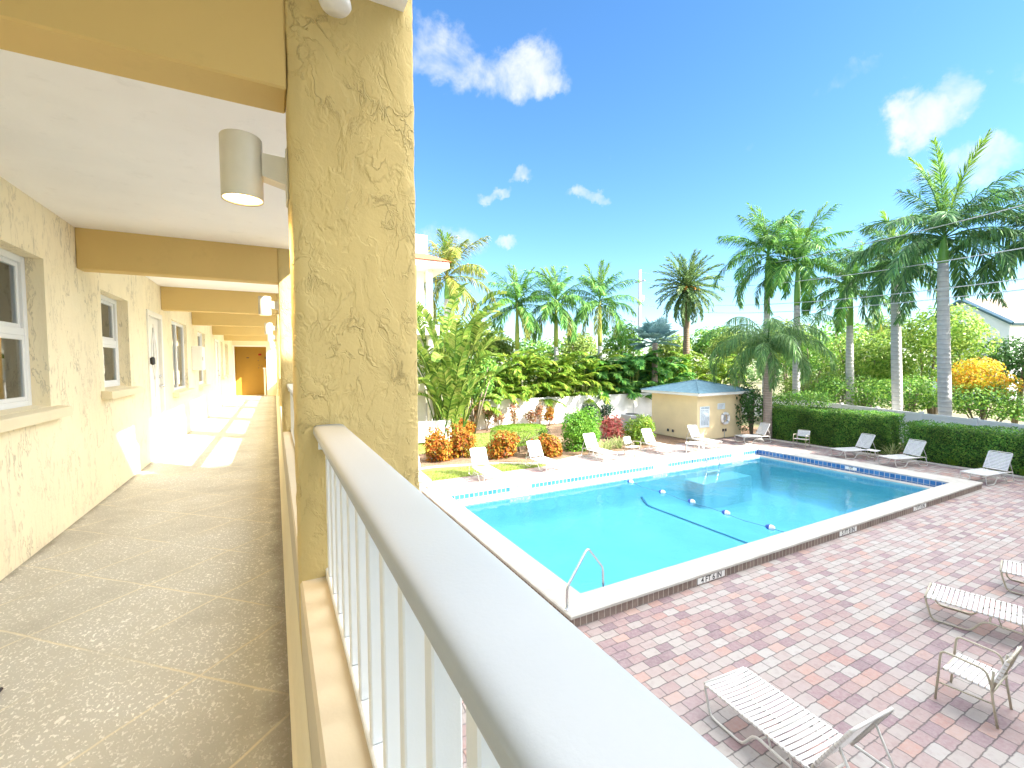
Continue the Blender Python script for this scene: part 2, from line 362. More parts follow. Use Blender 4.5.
def trunk_mat(name, c0, c1, ring):
    m, nt, b = new_mat(name); v = coords(nt); sp = N(nt, 'SeparateXYZ'); L(nt, v, sp.inputs[0])
    f = math_(nt, 'SINE', math_(nt, 'MULTIPLY', math_(nt, 'MULTIPLY_ADD', noise(nt, v, 3, 3), .12, sp.outputs[2]), 2*PI/ring))
    nz = noise(nt, v, 6, 5, .7)
    c = mixc(nt, nz, c0, c1); c = mixc(nt, ramp(nt, f, [(.85, (0, 0, 0)), (1, (.5,)*3)]), c, (c0[0]*.5, c0[1]*.5, c0[2]*.5))
    L(nt, c, b.inputs['Base Color']); b.inputs['Roughness'].default_value = .85
    bump(nt, b, math_(nt, 'MULTIPLY_ADD', nz, .6, f), .4, .02); return m
M['royal_trunk'] = trunk_mat('pale_grey_palm_trunk', (.36, .36, .35), (.54, .53, .50), .22)
M['queen_trunk'] = trunk_mat('brown_grey_palm_trunk', (.24, .19, .15), (.38, .31, .26), .13)
M['date_trunk'] = trunk_mat('dark_date_trunk', (.13, .09, .06), (.25, .17, .11), .18)
M['bark'] = plain('grey_brown_bark', (.20, .16, .12), .9, var=.3, vscale=8, bmp=.6, bscale=20)
M['shaft'] = plain('green_crownshaft', (.14, .32, .055), .35, var=.15, vscale=2)
M['shafty'] = plain('yellow_green_crownshaft', (.30, .36, .06), .35, var=.15, vscale=2)
G = lambda *s: [(i/(len(s)-1), c) for i, c in enumerate(s)]
M['frond'] = leaf_mat('royal_frond_green', G((0.042, 0.124, 0.035), (0.068, 0.208, 0.042), (0.124, 0.304, 0.055), (0.221, 0.385, 0.068)), .22)
M['frondteal'] = leaf_mat('royal_frond_deep', G((0.044, 0.119, 0.048), (0.064, 0.166, 0.064), (0.105, 0.243, 0.075), (0.153, 0.292, 0.085)), .22)
M['frondyel'] = leaf_mat('yellowing_frond', G((.10, .15, .03), (.17, .24, .045), (.27, .30, .06), (.36, .30, .07)), .35)
M['frondnew'] = leaf_mat('new_spear_frond', G((0.096, 0.208, 0.032), (0.144, 0.272, 0.040), (0.208, 0.320, 0.048)), .4)
M['queenf'] = leaf_mat('queen_frond_green', G((0.070, 0.153, 0.056), (0.112, 0.237, 0.076), (0.196, 0.322, 0.098)), .35)
M['datef'] = leaf_mat('date_frond_greygreen', G((0.063, 0.123, 0.043), (0.108, 0.186, 0.063), (0.186, 0.274, 0.085)), .25)
M['areca'] = leaf_mat('areca_lime', G((0.068, 0.165, 0.019), (0.136, 0.261, 0.029), (0.232, 0.368, 0.044), (0.348, 0.387, 0.058)), .4)
M['arecadk'] = leaf_mat('areca_deep', G((0.046, 0.164, 0.043), (0.083, 0.258, 0.060), (0.152, 0.375, 0.070), (0.281, 0.516, 0.094)), .35)
M['paddle'] = leaf_mat('paddle_leaf', G((.05, .12, .02), (.12, .22, .035), (.20, .29, .05), (.30, .34, .09)), .35)
M['hedge'] = leaf_mat('hedge_leaf', G((.05, .14, .03), (.085, .22, .04), (.14, .30, .05), (.26, .40, .07)), .3, amp=2.4)
M['hedgecore'] = plain('hedge_dark_core', (.04, .08, .02), .9)
M['topiary'] = leaf_mat('clipped_lime_leaf', G((0.119, 0.238, 0.025), (0.170, 0.306, 0.034), (0.230, 0.357, 0.043)), .35)
M['round'] = leaf_mat('round_bush_leaf', G((0.069, 0.207, 0.023), (0.127, 0.322, 0.034), (0.207, 0.414, 0.046)), .35)
M['croton'] = leaf_mat('croton_leaf', G((0.240, 0.048, 0.016), (0.360, 0.104, 0.016), (0.440, 0.192, 0.024), (0.336, 0.240, 0.032), (0.160, 0.160, 0.024)), .3)
M['cordy'] = leaf_mat('copperleaf', G((.30, .10, .06), (.42, .20, .10), (.36, .26, .14), (.20, .20, .10)), .3)
M['darkleaf'] = leaf_mat('dark_shrub_leaf', G((.02, .05, .025), (.03, .075, .04), (.05, .11, .05)), .2)
M['ti'] = leaf_mat('ti_plant_leaf', G((.40, .05, .06), (.55, .13, .12), (.62, .28, .22), (.25, .16, .06)), .35)
M['varieg'] = leaf_mat('variegated_blade', G((.16, .26, .07), (.34, .40, .15), (.50, .52, .26)), .3)
M['seagrape'] = leaf_mat('seagrape_leaf', G((0.102, 0.202, 0.036), (0.174, 0.319, 0.051), (0.290, 0.435, 0.073), (0.464, 0.551, 0.130)), .3)
M['shrub'] = leaf_mat('shrub_leaf', G((0.060, 0.152, 0.034), (0.103, 0.255, 0.051), (0.188, 0.374, 0.060), (0.340, 0.510, 0.085)), .3)
M['shrubdk'] = leaf_mat('dark_tree_leaf', G((0.035, 0.084, 0.028), (0.056, 0.140, 0.039), (0.098, 0.210, 0.049)), .3)
M['lighttree'] = leaf_mat('light_tree_leaf', G((0.120, 0.204, 0.042), (0.204, 0.300, 0.060), (0.312, 0.396, 0.096)), .35)
M['flower'] = leaf_mat('yellow_orange_bloom', G((.60, .20, .02), (.66, .38, .03), (.64, .52, .05), (.30, .36, .05), (.66, .46, .03)), .35)
M['fruit'] = leaf_mat('date_stalk_orange', G((.45, .17, .03), (.55, .26, .05)), .2)
M['bismarck'] = leaf_mat('silver_blue_fan', G((.14, .26, .27), (.20, .34, .35), (.27, .41, .42)), .25)
M['grassb'] = leaf_mat('lawn_blade', G((.15, .22, .035), (.22, .30, .05), (.30, .36, .07)), .35)
M['farwood'] = leaf_mat('far_wood_leaf', G((0.060, 0.135, 0.045), (0.105, 0.195, 0.060), (0.165, 0.255, 0.075)), .3)

# ------------------------------------------------------------------ mesh helpers
class MB:
    def __init__(s): s.v = []; s.f = []
    def face(s, *pts):
        n = len(s.v); s.v += [tuple(p) for p in pts]; s.f.append(tuple(range(n, n+len(pts))))
    def box(s, x0, x1, y0, y1, z0, z1, bev=0, mtx=None):
        n = len(s.v)
        if bev:
            b = bev; pts = []
            vs = {}
            for ix, x in enumerate((x0, x1)):
                for iy, y in enumerate((y0, y1)):
                    for iz, z in enumerate((z0, z1)):
                        sx, sy, sz = (1-2*ix)*b, (1-2*iy)*b, (1-2*iz)*b
                        vs[ix, iy, iz] = (n+len(pts), n+len(pts)+1, n+len(pts)+2)
                        pts += [(x, y+sy, z+sz), (x+sx, y, z+sz), (x+sx, y+sy, z)]
            fs = []
            for k in (0, 1):
                q = [(k, 0, 0), (k, 1, 0), (k, 1, 1), (k, 0, 1)]
                f = [vs[i][0] for i in q]; fs.append(f if k else f[::-1])
                q = [(0, k, 0), (0, k, 1), (1, k, 1), (1, k, 0)]
                f = [vs[i][1] for i in q]; fs.append(f if k else f[::-1])
                q = [(0, 0, k), (1, 0, k), (1, 1, k), (0, 1, k)]
                f = [vs[i][2] for i in q]; fs.append(f if k else f[::-1])
            for i in (0, 1):
                for j in (0, 1):
                    fs.append([vs[i, j, 0][0], vs[i, j, 1][0], vs[i, j, 1][1], vs[i, j, 0][1]])
                    fs.append([vs[i, 0, j][0], vs[i, 1, j][0], vs[i, 1, j][2], vs[i, 0, j][2]])
                    fs.append([vs[0, i, j][1], vs[1, i, j][1], vs[1, i, j][2], vs[0, i, j][2]])
            for c in vs.values(): fs.append(list(c))
        else:
            pts = [(x, y, z) for x in (x0, x1) for y in (y0, y1) for z in (z0, z1)]
            fs = [[n+i for i in q] for q in ((0, 1, 3, 2), (4, 6, 7, 5), (0, 4, 5, 1), (2, 3, 7, 6), (0, 2, 6, 4), (1, 5, 7, 3))]
        if mtx is not None: pts = [tuple(mtx @ Vector(p)) for p in pts]
        s.v += pts; s.f += [tuple(f) for f in fs]
    def tube(s, path, r, k=8, cap=True):
        path = [Vector(p) for p in path]; n0 = len(s.v); P = len(path)
        rr = r if isinstance(r, (list, tuple)) else [r]*P
        ref = None
        for i, p in enumerate(path):
            d = (path[min(i+1, P-1)]-path[max(i-1, 0)])
            d = d.normalized() if d.length > 1e-9 else Vector((0, 0, 1))
            if ref is None:
                a = Vector((0, 0, 1)) if abs(d.z) < .9 else Vector((1, 0, 0)); ref = (a-d*a.dot(d)).normalized()
            else:
                ref = ref-d*ref.dot(d); ref = ref.normalized() if ref.length > 1e-6 else d.orthogonal().normalized()
            b = d.cross(ref)
            for j in range(k):
                t = 2*PI*j/k; s.v.append(tuple(p+(ref*math.cos(t)+b*math.sin(t))*rr[i]))
        for i in range(P-1):
            for j in range(k):
                a = n0+i*k+j; b_ = n0+i*k+(j+1) % k; s.f.append((a, b_, b_+k, a+k))
        if cap: s.f.append(tuple(n0+j for j in range(k))[::-1]); s.f.append(tuple(n0+(P-1)*k+j for j in range(k)))
    def bent(s, path, r, rad=.05, k=8, seg=4):
        """tube through a polyline with rounded corners"""
        P = [Vector(p) for p in path]; out = [P[0]]
        for i in range(1, len(P)-1):
            a, b, c = P[i-1], P[i], P[i+1]
            d1 = (a-b); d2 = (c-b); q = min(rad, d1.length*.45, d2.length*.45)
            p1 = b+d1.normalized()*q; p2 = b+d2.normalized()*q
            for t in range(seg+1):
                u = t/seg; out.append(p1*(1-u)**2+b*2*u*(1-u)+p2*u*u)
        out.append(P[-1]); s.tube(out, r, k)
    def lathe(s, prof, k=20, cx=0, cy=0):
        n0 = len(s.v)
        for (r, z) in prof:
            for j in range(k): t = 2*PI*j/k; s.v.append((cx+r*math.cos(t), cy+r*math.sin(t), z))
        for i in range(len(prof)-1):
            for j in range(k):
                a = n0+i*k+j; b = n0+i*k+(j+1) % k; s.f.append((a, b, b+k, a+k))
    def prism(s, poly, y0, y1, axis='y'):
        """extrude a closed (x, z) polygon along y (or (y, z) along x, (x, y) along z)"""
        n0 = len(s.v); k = len(poly)
        for y in (y0, y1):
            for (a, b) in poly: s.v.append({'y': (a, y, b), 'x': (y, a, b), 'z': (a, b, y)}[axis])
        for i in range(k): j = (i+1) % k; s.f.append((n0+i, n0+j, n0+k+j, n0+k+i))
        s.f.append(tuple(n0+i for i in range(k))[::-1]); s.f.append(tuple(n0+k+i for i in range(k)))
    def build(s, name, mat, parent=None, smooth=False, world=True):
        off = Vector((0, 0, 0))
        if parent is not None and world:
            p = parent
            while p is not None: off += p.location; p = p.parent
        me = bpy.data.meshes.new(name)
        me.from_pydata([(v[0]-off.x, v[1]-off.y, v[2]-off.z) for v in s.v] if off.length else s.v, [], s.f)
        me.materials.append(mat); me.update()
        if smooth: me.polygons.foreach_set('use_smooth', [True]*len(me.polygons))
        o = bpy.data.objects.new(name, me); COL.objects.link(o)
        if parent is not None: o.parent = parent
        return o
def fix_normals(o):
    import bmesh
    bm = bmesh.new(); bm.from_mesh(o.data); bmesh.ops.recalc_face_normals(bm, faces=bm.faces); bm.to_mesh(o.data); bm.free(); return o
def tag(o, label=None, cat=None, group=None, kind=None):
    if label: o['label'] = label
    if cat: o['category'] = cat
    if group: o['group'] = group
    if kind: o['kind'] = kind
    return o
def thing(name, loc, label, cat, group=None, rz=0):
    o = bpy.data.objects.new(name, None); COL.objects.link(o); o.location = loc; o.rotation_euler = (0, 0, rz)
    o.empty_display_size = .2
    return tag(o, label, cat, group)
def struct(name, mb, mat, smooth=False): return tag(mb.build(name, mat, None, smooth), kind='structure')
def children(o): return [c for c in bpy.data.objects if c.parent is o]
def dup(o, loc=None, rz=None, label=None, parent=None):
    c = o.copy(); COL.objects.link(c)
    if parent is not None: c.parent = parent
    if loc is not None: c.location = loc
    if rz is not None: c.rotation_euler = (0, 0, rz)
    if label: c['label'] = label
    for ch in o.children: dup(ch, parent=c)
    return c
def text_obj(name, body, size, mat, parent, loc, rot, extrude=.001, sx=1):
    cu = bpy.data.curves.new('lettering', 'FONT'); cu.body = body; cu.size = size; cu.align_x = 'CENTER'; cu.align_y = 'CENTER'; cu.extrude = extrude; cu.offset = size*.022
    t = bpy.data.objects.new('tmp', cu); COL.objects.link(t); bpy.context.view_layer.update()
    me = bpy.data.meshes.new_from_object(t.evaluated_get(bpy.context.evaluated_depsgraph_get()))
    bpy.data.objects.remove(t); bpy.data.curves.remove(cu)
    me.name = name; me.materials.clear(); me.materials.append(mat)
    o = bpy.data.objects.new(name, me); COL.objects.link(o); o.parent = parent; o.location = loc; o.rotation_euler = rot; o.scale = (sx, 1, 1)
    return o
# ------------------------------------------------------------------ apartment building with its open walkway
FL = 2.75; CE = FL+2.5; WX = -1.505; YE = 21.4
COLY = [(-1.05, -.88), (1.575, 1.745), (5.25, 5.42), (8.55, 8.72), (11.4, 11.57), (14.85, 15.02), (18.1, 18.27)]
bld = thing('apartment_building', (-1.5, 9, 0), 'yellow stucco apartment building with an open upper walkway, columns and white doors', 'building')

def wall_x(mb, x0, depth, ya, yb, za, zb, ops, back=True):
    ys = sorted({ya, yb, *[o[0] for o in ops], *[o[1] for o in ops]}); zs = sorted({za, zb, *[o[2] for o in ops], *[o[3] for o in ops]})
    def hole(i, j):
        if i < 0 or j < 0 or i >= len(ys)-1 or j >= len(zs)-1: return False
        y = (ys[i]+ys[i+1])/2; z = (zs[j]+zs[j+1])/2
        return any(o[0] < y < o[1] and o[2] < z < o[3] for o in ops)
    x1 = x0-depth
    for i in range(len(ys)-1):
        for j in range(len(zs)-1):
            y0, y1, z0, z1 = ys[i], ys[i+1], zs[j], zs[j+1]
            if not hole(i, j):
                mb.face((x0, y0, z0), (x0, y1, z0), (x0, y1, z1), (x0, y0, z1))
                if back: mb.face((x1, y0, z0), (x1, y0, z1), (x1, y1, z1), (x1, y1, z0))
            else:
                if not hole(i-1, j): mb.face((x0, y0, z0), (x0, y0, z1), (x1, y0, z1), (x1, y0, z0))
                if not hole(i+1, j): mb.face((x0, y1, z0), (x1, y1, z0), (x1, y1, z1), (x0, y1, z1))
                if not hole(i, j-1): mb.face((x0, y0, z0), (x1, y0, z0), (x1, y1, z0), (x0, y1, z0))
                if not hole(i, j+1): mb.face((x0, y0, z1), (x0, y1, z1), (x1, y1, z1), (x1, y0, z1))
WINS = [(3.1, 4.62, 1.0, 2.1), (5.85, 6.78, 1.06, 2.06), (9.3, 10.75, .86, 2.08), (12.15, 13.35, .84, 2.08), (16.9, 17.6, .95, 2.06), (18.3, 19.6, .95, 2.06)]
DOORS = [(7.62, 8.5, 0, 2.06), (15.3, 16.25, 0, 2.06)]
ops = [(a, b, FL+c, FL+d) for a, b, c, d in WINS+DOORS]
w = MB(); wall_x(w, WX, .22, -1.0, YE+1.4, FL-.3, CE+.3, ops); w.build('corridor_wall', M['cream'], bld)
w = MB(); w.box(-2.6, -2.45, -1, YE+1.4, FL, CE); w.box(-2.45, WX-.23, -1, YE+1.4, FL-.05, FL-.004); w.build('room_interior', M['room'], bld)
# lower storey facade under the walkway
w = MB(); w.box(-2.6, -1.7, -4, YE+1.4, 0, FL-.3); w.build('lower_wall', M['wingwall'], bld)
# ceiling and roof slab, cut short behind the camera to let light in
w = MB(); w.box(-2.6, .42, -1.02, YE+1.6, CE+.003, CE+.3); w.build('ceiling', M['ceil'], bld)
w = MB(); w.box(-8, .40, -1.02, YE+3, CE+.303, CE+.7); w.build('roof', M['condo'], bld)
w = MB(); w.box(-8, -2.7, -1, YE+3, 0, CE+.3); w.build('rear_wing', M['wingwall'], bld)
# beams and columns
for (a, b) in COLY:
    w = MB(); w.box(WX+.002, .0545, a+.004, b-.004, FL+2.15, CE+.05, .006); w.build('beam', M['beam'], bld)
    w = MB()
    # hand plastered pier: rounded, slightly wavy arrises and faces
    x0, x1 = .055, .455; c_ = .009; per = []
    for (px, py, qx, qy) in ((x0, a, 1, 0), (x1, a, 0, 1), (x1, b, -1, 0), (x0, b, 0, -1)):
        Ls = (x1-x0) if qx else (b-a); nn = 12 if qx else 6; per += [(px+qx*(c_+(Ls-2*c_)*k/nn), py+qy*(c_+(Ls-2*c_)*k/nn), (qy, -qx), k in (0, nn)) for k in range(nn+1)]
    nz_ = 260; K = len(per); zt = CE+.3
    for k in range(nz_+1):
        z = zt*k/nz_
        for (px, py, nrm, cor) in per:
            o = .0022*mnoise.noise((px*9, py*9+a, z*7))+.0022*mnoise.noise((px*30, py*30+a, z*26))
            if cor: o += .0035*mnoise.noise((px*40+a, py*40, z*19))-.001
            w.v.append((px+nrm[0]*o, py+nrm[1]*o, z))
    for k in range(nz_):
        for j in range(K): q = k*K+j; q2 = k*K+(j+1) % K; w.f.append((q, q2, q2+K, q+K))
    w.build('column', M['gold'], bld, True)
for i in range(len(COLY)):
    ya = COLY[i][1]; yb = COLY[i+1][0] if i+1 < len(COLY) else YE
    w = MB(); w.prism([(.215, FL-.28), (.215, FL+.585), (.205, FL+.6), (.062, FL+.6), (.055, FL+.59), (.055, FL-.28)], ya-.003, yb+.003)
    fix_normals(w.build('knee_wall', M['knee'], bld))
w = MB(); w.prism([(.018, FL+.001), (.0543, FL+.001), (.0543, FL+.34), (.046, FL+.12), (.032, FL+.03)], -2, YE); fix_normals(w.build('floor_cove', M['creamsm'], bld))
# end wall with the alcove
w = MB(); w.box(-.3, .7, YE, YE+.15, FL-.3, CE+.002); w.box(WX, -.3, YE, YE+.15, FL+2.1, CE+.002); w.box(.0, .2, YE+.15, YE+1.4, FL, CE); w.build('end_wall', M['creamsm'], bld)
w = MB(); w.box(WX-.0, -.02, YE+1.1, YE+1.2, FL, CE)
alc = w.build('alcove_wall', M['deepgold'], bld)
w = MB(); w.box(WX+.002, WX+.03, YE+.02, YE+1.1, FL, FL+2.6); w.build('alcove_side', M['deepgold'], bld)
for (x, z, sx, sz) in ((-1.02, 1.62, .10, .035), (-.63, 1.5, .03, .03), (-.6, 1.3, .025, .03), (-.62, 1.18, .03, .03), (-.5, 1.26, .03, .03), (-.36, 1.62, .04, .1)):
    w = MB(); w.box(x-sx/2, x+sx/2, YE+1.06, YE+1.098, FL+z-sz/2, FL+z+sz/2, .005); w.build('wall_fitting', M['darkmetal'], bld)
w = MB(); w.box(WX+.0, WX+.07, YE-.05, YE+.05, FL, FL+2.12, .006); w.box(WX+.07, -.3, YE-.02, YE+.03, FL+2.06, FL+2.12, .006); w.build('alcove_frame', M['paintw'], bld)
# windows
def window(y0, y1, z0, z1, panes, sill=True, blinds='none', rev=.1):
    z0 += FL; z1 += FL; x = WX-rev; fr = MB(); t = .05
    fr.box(x-.05, x, y0, y0+t, z0, z1, .005); fr.box(x-.05, x, y1-t, y1, z0, z1, .005)
    fr.box(x-.05, x-.002, y0+t, y1-t, z0, z0+t, .005); fr.box(x-.05, x-.002, y0+t, y1-t, z1-t, z1, .005)
    root = None
    if panes == 'hung':
        zm = (z0+z1)/2; fr.box(x-.045, x-.005, y0+t, y1-t, zm-.028, zm+.028, .005); 
        root = fr.build('window', M['white'], bld)
        s = MB()
        for (a, b, dx) in ((zm+.028, z1-t, -.03), (z0+t, zm-.028, -.014)):
            for q in ((y0+t, y0+t+.03), (y1-t-.03, y1-t)): s.box(x+dx-.015, x+dx+.008, q[0], q[1], a, b, .003)
            s.box(x+dx-.015, x+dx+.008, y0+t+.03, y1-t-.03, a, a+.03, .003); s.box(x+dx-.015, x+dx+.008, y0+t+.03, y1-t-.03, b-.03, b, .003)
        s.build('sash', M['white'], root)
        for (a, b, dx) in ((zm+.028, z1-t, -.03), (z0+t, zm-.028, -.014)):
            p = MB(); p.box(x+dx-.008, x+dx-.003, y0+t+.03, y1-t-.03, a+.03, b-.03); p.build('pane', M['glass'], root)
    else:
        ym = (y0+y1)/2; fr.box(x-.045, x-.005, ym-.03, ym+.03, z0+t, z1-t, .005); root = fr.build('window', M['white'], bld)
        for (a, b, dx) in ((y0+t, ym-.03, -.03), (ym+.03, y1-t, -.02)):
            p = MB(); p.box(x+dx-.006, x+dx, a, b, z0+t, z1-t); p.build('pane', M['glass'], root)
    if sill:
        s = MB(); s.prism([(WX+.0025, z0-.004), (WX+.08, z0-.014), (WX+.086, z0-.022), (WX+.086, z0-.086), (WX+.0025, z0-.09)], y0-.12, y1+.12)
        s.face((WX-rev+.001, y0+.001, z0+.012), (WX+.004, y0+.001, z0-.0035), (WX+.004, y1-.001, z0-.0035), (WX-rev+.001, y1-.001, z0+.012))
        fix_normals(s.build('sill', M['creamsm'], root))
    if blinds != 'none':
        s = MB(); a, b = y0+t+.02, y1-t-.02
        if blinds == 'half': b = a+(b-a)*.999
        zz = z1-t
        while zz > (z0+t if blinds != 'upper' else (z0+z1)/2): s.face((x-.05, a, zz), (x-.05, b, zz), (x-.058, b, zz-.031), (x-.058, a, zz-.031)); zz -= .034
        s.build('blind', M['blind'], root)
    if blinds in ('upper', 'none'):
        s = MB(); c0 = y0+.06; n = 16; wv = []
        for k in range(n+1): wv.append((x-.085+.015*math.sin(k*1.9), c0+(y1-y0)*.3*k/n))
        for k in range(n): s.face((*wv[k], z0+.02), (*wv[k+1], z0+.02), (*wv[k+1], z1-.02), (*wv[k], z1-.02))
        s.build('curtain', M['blind'], root)
    return root
window(*WINS[0], 'hung', blinds='upper'); window(*WINS[1], 'hung', blinds='upper'); window(*WINS[2], 'slide', blinds='none', rev=.05)
window(*WINS[3], 'hung', blinds='upper', rev=.06); window(*WINS[4], 'hung', blinds='full'); window(*WINS[5], 'hung', blinds='full')
def door(y0, y1, z1, lockbox):
    fr = MB(); x = WX
    fr.box(x-.1, x+.02, y0-.0, y0+.07, FL, FL+z1, .005); fr.box(x-.1, x+.02, y1-.07, y1, FL, FL+z1, .005); fr.box(x-.1, x+.018, y0+.07, y1-.07, FL+z1-.07, FL+z1, .005)
    d = MB(); a, b = y0+.075, y1-.075; d.box(x-.06, x-.025, a, b, FL+.012, FL+z1-.075, .004)
    w_ = (b-a); 
    for (za, zb) in ((.15, .75), (.85, 1.9)):
        for (ya_, yb_) in ((a+.09, a+w_*.5-.04), (a+w_*.5+.04, b-.09)):
            d.box(x-.026, x-.018, ya_, yb_, FL+za, FL+zb, .006)
    dr = d.build('door', M['paintw'], bld); fr.build('door_frame', M['paintw'], dr)
    h = MB(); yh = y1-.15; h.tube([(x-.02, yh, FL+1.0), (x+.035, yh, FL+1.0)], .022, 12); h.bent([(x+.035, yh, FL+1.0), (x+.05, yh, FL+1.0), (x+.055, yh-.11, FL+1.0)], .01, .02); h.build('handle', M['steel'], dr, True)
    h = MB(); h.tube([(x-.02, yh, FL+1.14), (x+.005, yh, FL+1.14)], .026, 12); h.build('deadbolt', M['steel'], dr, True)
    if lockbox:
        h = MB(); h.box(x+.021, x+.07, y0+.0, y0+.075, FL+1.31, FL+1.42, .018); h.build('lock_box', M['black'], dr)
        # pale scrollwork on the door's upper panel
        h = MB(); ym = (a+b)/2
        for sgn in (-1, 1):
            pts = [(x-.012, ym+sgn*(.02+.13*math.sin(t*PI/12)), FL+1.15+.62*t/12) for t in range(13)]; h.tube(pts, .012, 6)
        h.tube([(x-.012, ym, FL+1.1), (x-.012, ym, FL+1.84)], .012, 6); h.build('scroll_grille', M['vinyl'], dr, True)
door(*DOORS[0][:2], 2.06, True); door(*DOORS[1][:2], 2.06, False)

# walkway floor (the coating and the slab under it)
w = MB(); w.box(WX, .06, -4, YE+1.12, FL-.28, FL); struct('walkway_floor', w, M['walk'])
# railings, one per bay
def railing(ya, yb, label):
    r = thing('balcony_railing', (.154, (ya+yb)/2, FL+.6), label, 'railing', 'white railings between the walkway columns')
    t = MB(); z = FL+1.10
    prof = [(.106, z-.026), (.104, z-.020), (.104, z-.008)]+[(.152+.048*math.copysign(abs(math.cos(q))**.4, math.cos(q)), z-.008+.013*math.sin(q)**.7) for q in [PI-PI*i/20 for i in range(1, 20)]]+[(.200, z-.008), (.200, z-.020), (.198, z-.026), (.176, z-.028), (.124, z-.028)]
    t.prism(prof, ya, yb); o = fix_normals(t.build('top_rail', M['railtop'], r)); o.data.polygons.foreach_set('use_smooth', [2 <= i <= 21 for i in range(len(o.data.polygons))])
    t = MB(); t.box(.128, .168, ya+.002, yb-.002, z-.056, z-.0285, .003); t.build('rail_channel', M['white'], r)
    t = MB(); t.box(.131, .167, ya+.001, yb-.001, FL+.606, FL+.63, .004); t.build('bottom_rail', M['white'], r)
    y = .313+.118*math.ceil((ya+.03-.313)/.118)
    while y < yb-.05:
        t = MB(); t.box(.134, .167, y, y+.028, FL+.6305, z-.0565, .0025); t.build('baluster', M['white'], r); y += .118
    for y in (ya+.02, (ya+yb)/2, yb-.02):
        t = MB(); t.box(.132, .166, y-.016, y+.016, FL+.598, FL+.6055, .002); t.build('foot', M['white'], r)
    for y in (ya+.004, yb-.004):
        t = MB(); t.box(.118, .178, y-.004, y+.004, z-.075, z-.03, .001); t.build('bracket', M['white'], r)
LBL = ['', 'white balcony railing with flat top rail running up to the big yellow column', 'white railing just beyond the big yellow column', 'white railing in the second bay beyond the big yellow column', 'white railing in the third bay beyond the big yellow column', 'white railing in the fourth bay beyond the big yellow column', 'white railing in the last bay by the golden end wall']
for i in range(0, len(COLY)):
    ya = COLY[i][1]; yb = COLY[i+1][0] if i+1 < len(COLY) else YE
    if i == 0: railing(ya, yb, LBL[1])
    elif i < 6: railing(ya, yb, LBL[i+1])
# wall lamps on the walkway side of the columns
def make_lamp(loc, label, lit):
    r = thing('wall_lamp', loc, label, 'lamp', 'cylinder lamps on the walkway columns')
    p = MB(); p.box(-.008, .0, -.05, .05, -.085, .075, .004); p.build('wall_plate', M['bronze'], r, world=False)
    p = MB(); p.prism([(-.008, -.035), (-.075, -.018), (-.075, .052), (-.008, .05)], -.028, .028); p.build('arm', M['bronze'], r, world=False)
    p = MB(); cx = -.130; k = 32
    p.lathe([(.054, -.09), (.0575, -.095), (.0585, -.09), (.0585, .093), (.056, .097), (.050, .097), (.050, .07), (.0, .07)], k, cx); p.lathe([(.054, -.09), (.052, -.02), (.0, -.02)], k, cx)
    p.build('shade', M['bronze'], r, True, world=False)
    p = MB(); p.lathe([(.0535, -.082), (.0, -.083)], k, cx); p.build('lens', M['lens'], r, world=False)
    return r
m, nt, b = new_mat('lit_lamp_lens'); b.inputs['Base Color'].default_value = (.9, .8, .6, 1); b.inputs['Emission Color'].default_value = (1, .62, .22, 1); b.inputs['Emission Strength'].default_value = 5; M['lens'] = m
make_lamp((.055, 1.66, FL+1.912), 'grey cylinder wall lamp with a lit warm lens on the big yellow column', True)
for i, l in ((2, 'pale cylinder wall lamp on the second column, sunlit'), (3, 'pale cylinder wall lamp on the third column along the walkway'), (4, 'pale cylinder wall lamp on the fourth column along the walkway'), (5, 'small pale cylinder wall lamp on the fifth column along the walkway'), (6, 'farthest pale cylinder wall lamp on the last column by the golden alcove')):
    make_lamp((.055, (COLY[i][0]+COLY[i][1])/2, FL+1.912), l, False)
# floodlight head at the top of the near beam
r = thing('floodlight', (.19, 1.56, FL+2.45), 'white flood lamp bulb hanging at the top of the big yellow column', 'lamp')
p = MB(); p.lathe([(.02, .05), (.024, .02), (.03, -.01), (.044, -.045), (.047, -.06), (.04, -.072), (.0, -.078)], 20); p.build('bulb', M['floatw'], r, True, world=False); bpy.context.view_layer.update()
r.children[0].location = (0, -.07, 0)
p = MB(); p.lathe([(.0, .10), (.05, .10), (.05, .085), (.022, .07), (.022, .03)], 18); o = p.build('socket', M['grey'], r, True, world=False); o.location = (0, -.07, 0)
# electric panel box, exit sign, door mat
r = thing('electrical_panel', (WX, 11.45, FL+1.2), 'pale grey electrical panel box fixed to the walkway wall between two windows', 'panel box')
p = MB(); p.box(0.002, .17, -.24, .24, 0, .5, .008); p.build('cabinet', M['fascia'], r, world=False)
p = MB(); p.box(.171, .182, -.23, .23, .01, .49, .004); p.build('panel_door', M['fascia'], r, world=False)
p = MB(); p.box(.183, .195, -.2, -.17, .2, .28, .003); p.build('latch', M['grey'], r, world=False)
r = thing('exit_sign', (-.12, YE-.003, FL+1.42), 'white sign with red letters on the cream pier beside the golden alcove', 'sign')
p = MB(); p.box(-.16, .16, -.008, 0, -.06, .06, .002); p.build('plate', M['paintw'], r, world=False)
text_obj('lettering', 'EXIT', .15, M['red'], r, (0, -.0095, 0), (PI/2, 0, 0))
p = MB(); p.box(-.62, -.5, YE+1.07, YE+1.098, FL+1.72, FL+1.8, .003); tag(p.build('alarm_plate', M['red']), 'small red plate high on the golden alcove wall', 'plate')
r = thing('corner_post', (-.38, YE+.2, FL), 'waist-high white post with a flat cap standing in the golden alcove', 'post')
p = MB(); p.box(-.035, .035, -.035, .035, 0, 1.15, .004); p.build('shaft', M['paintw'], r, world=False)
p = MB(); p.box(-.06, .06, -.06, .06, 1.15, 1.19, .006); p.build('cap', M['paintw'], r, world=False)
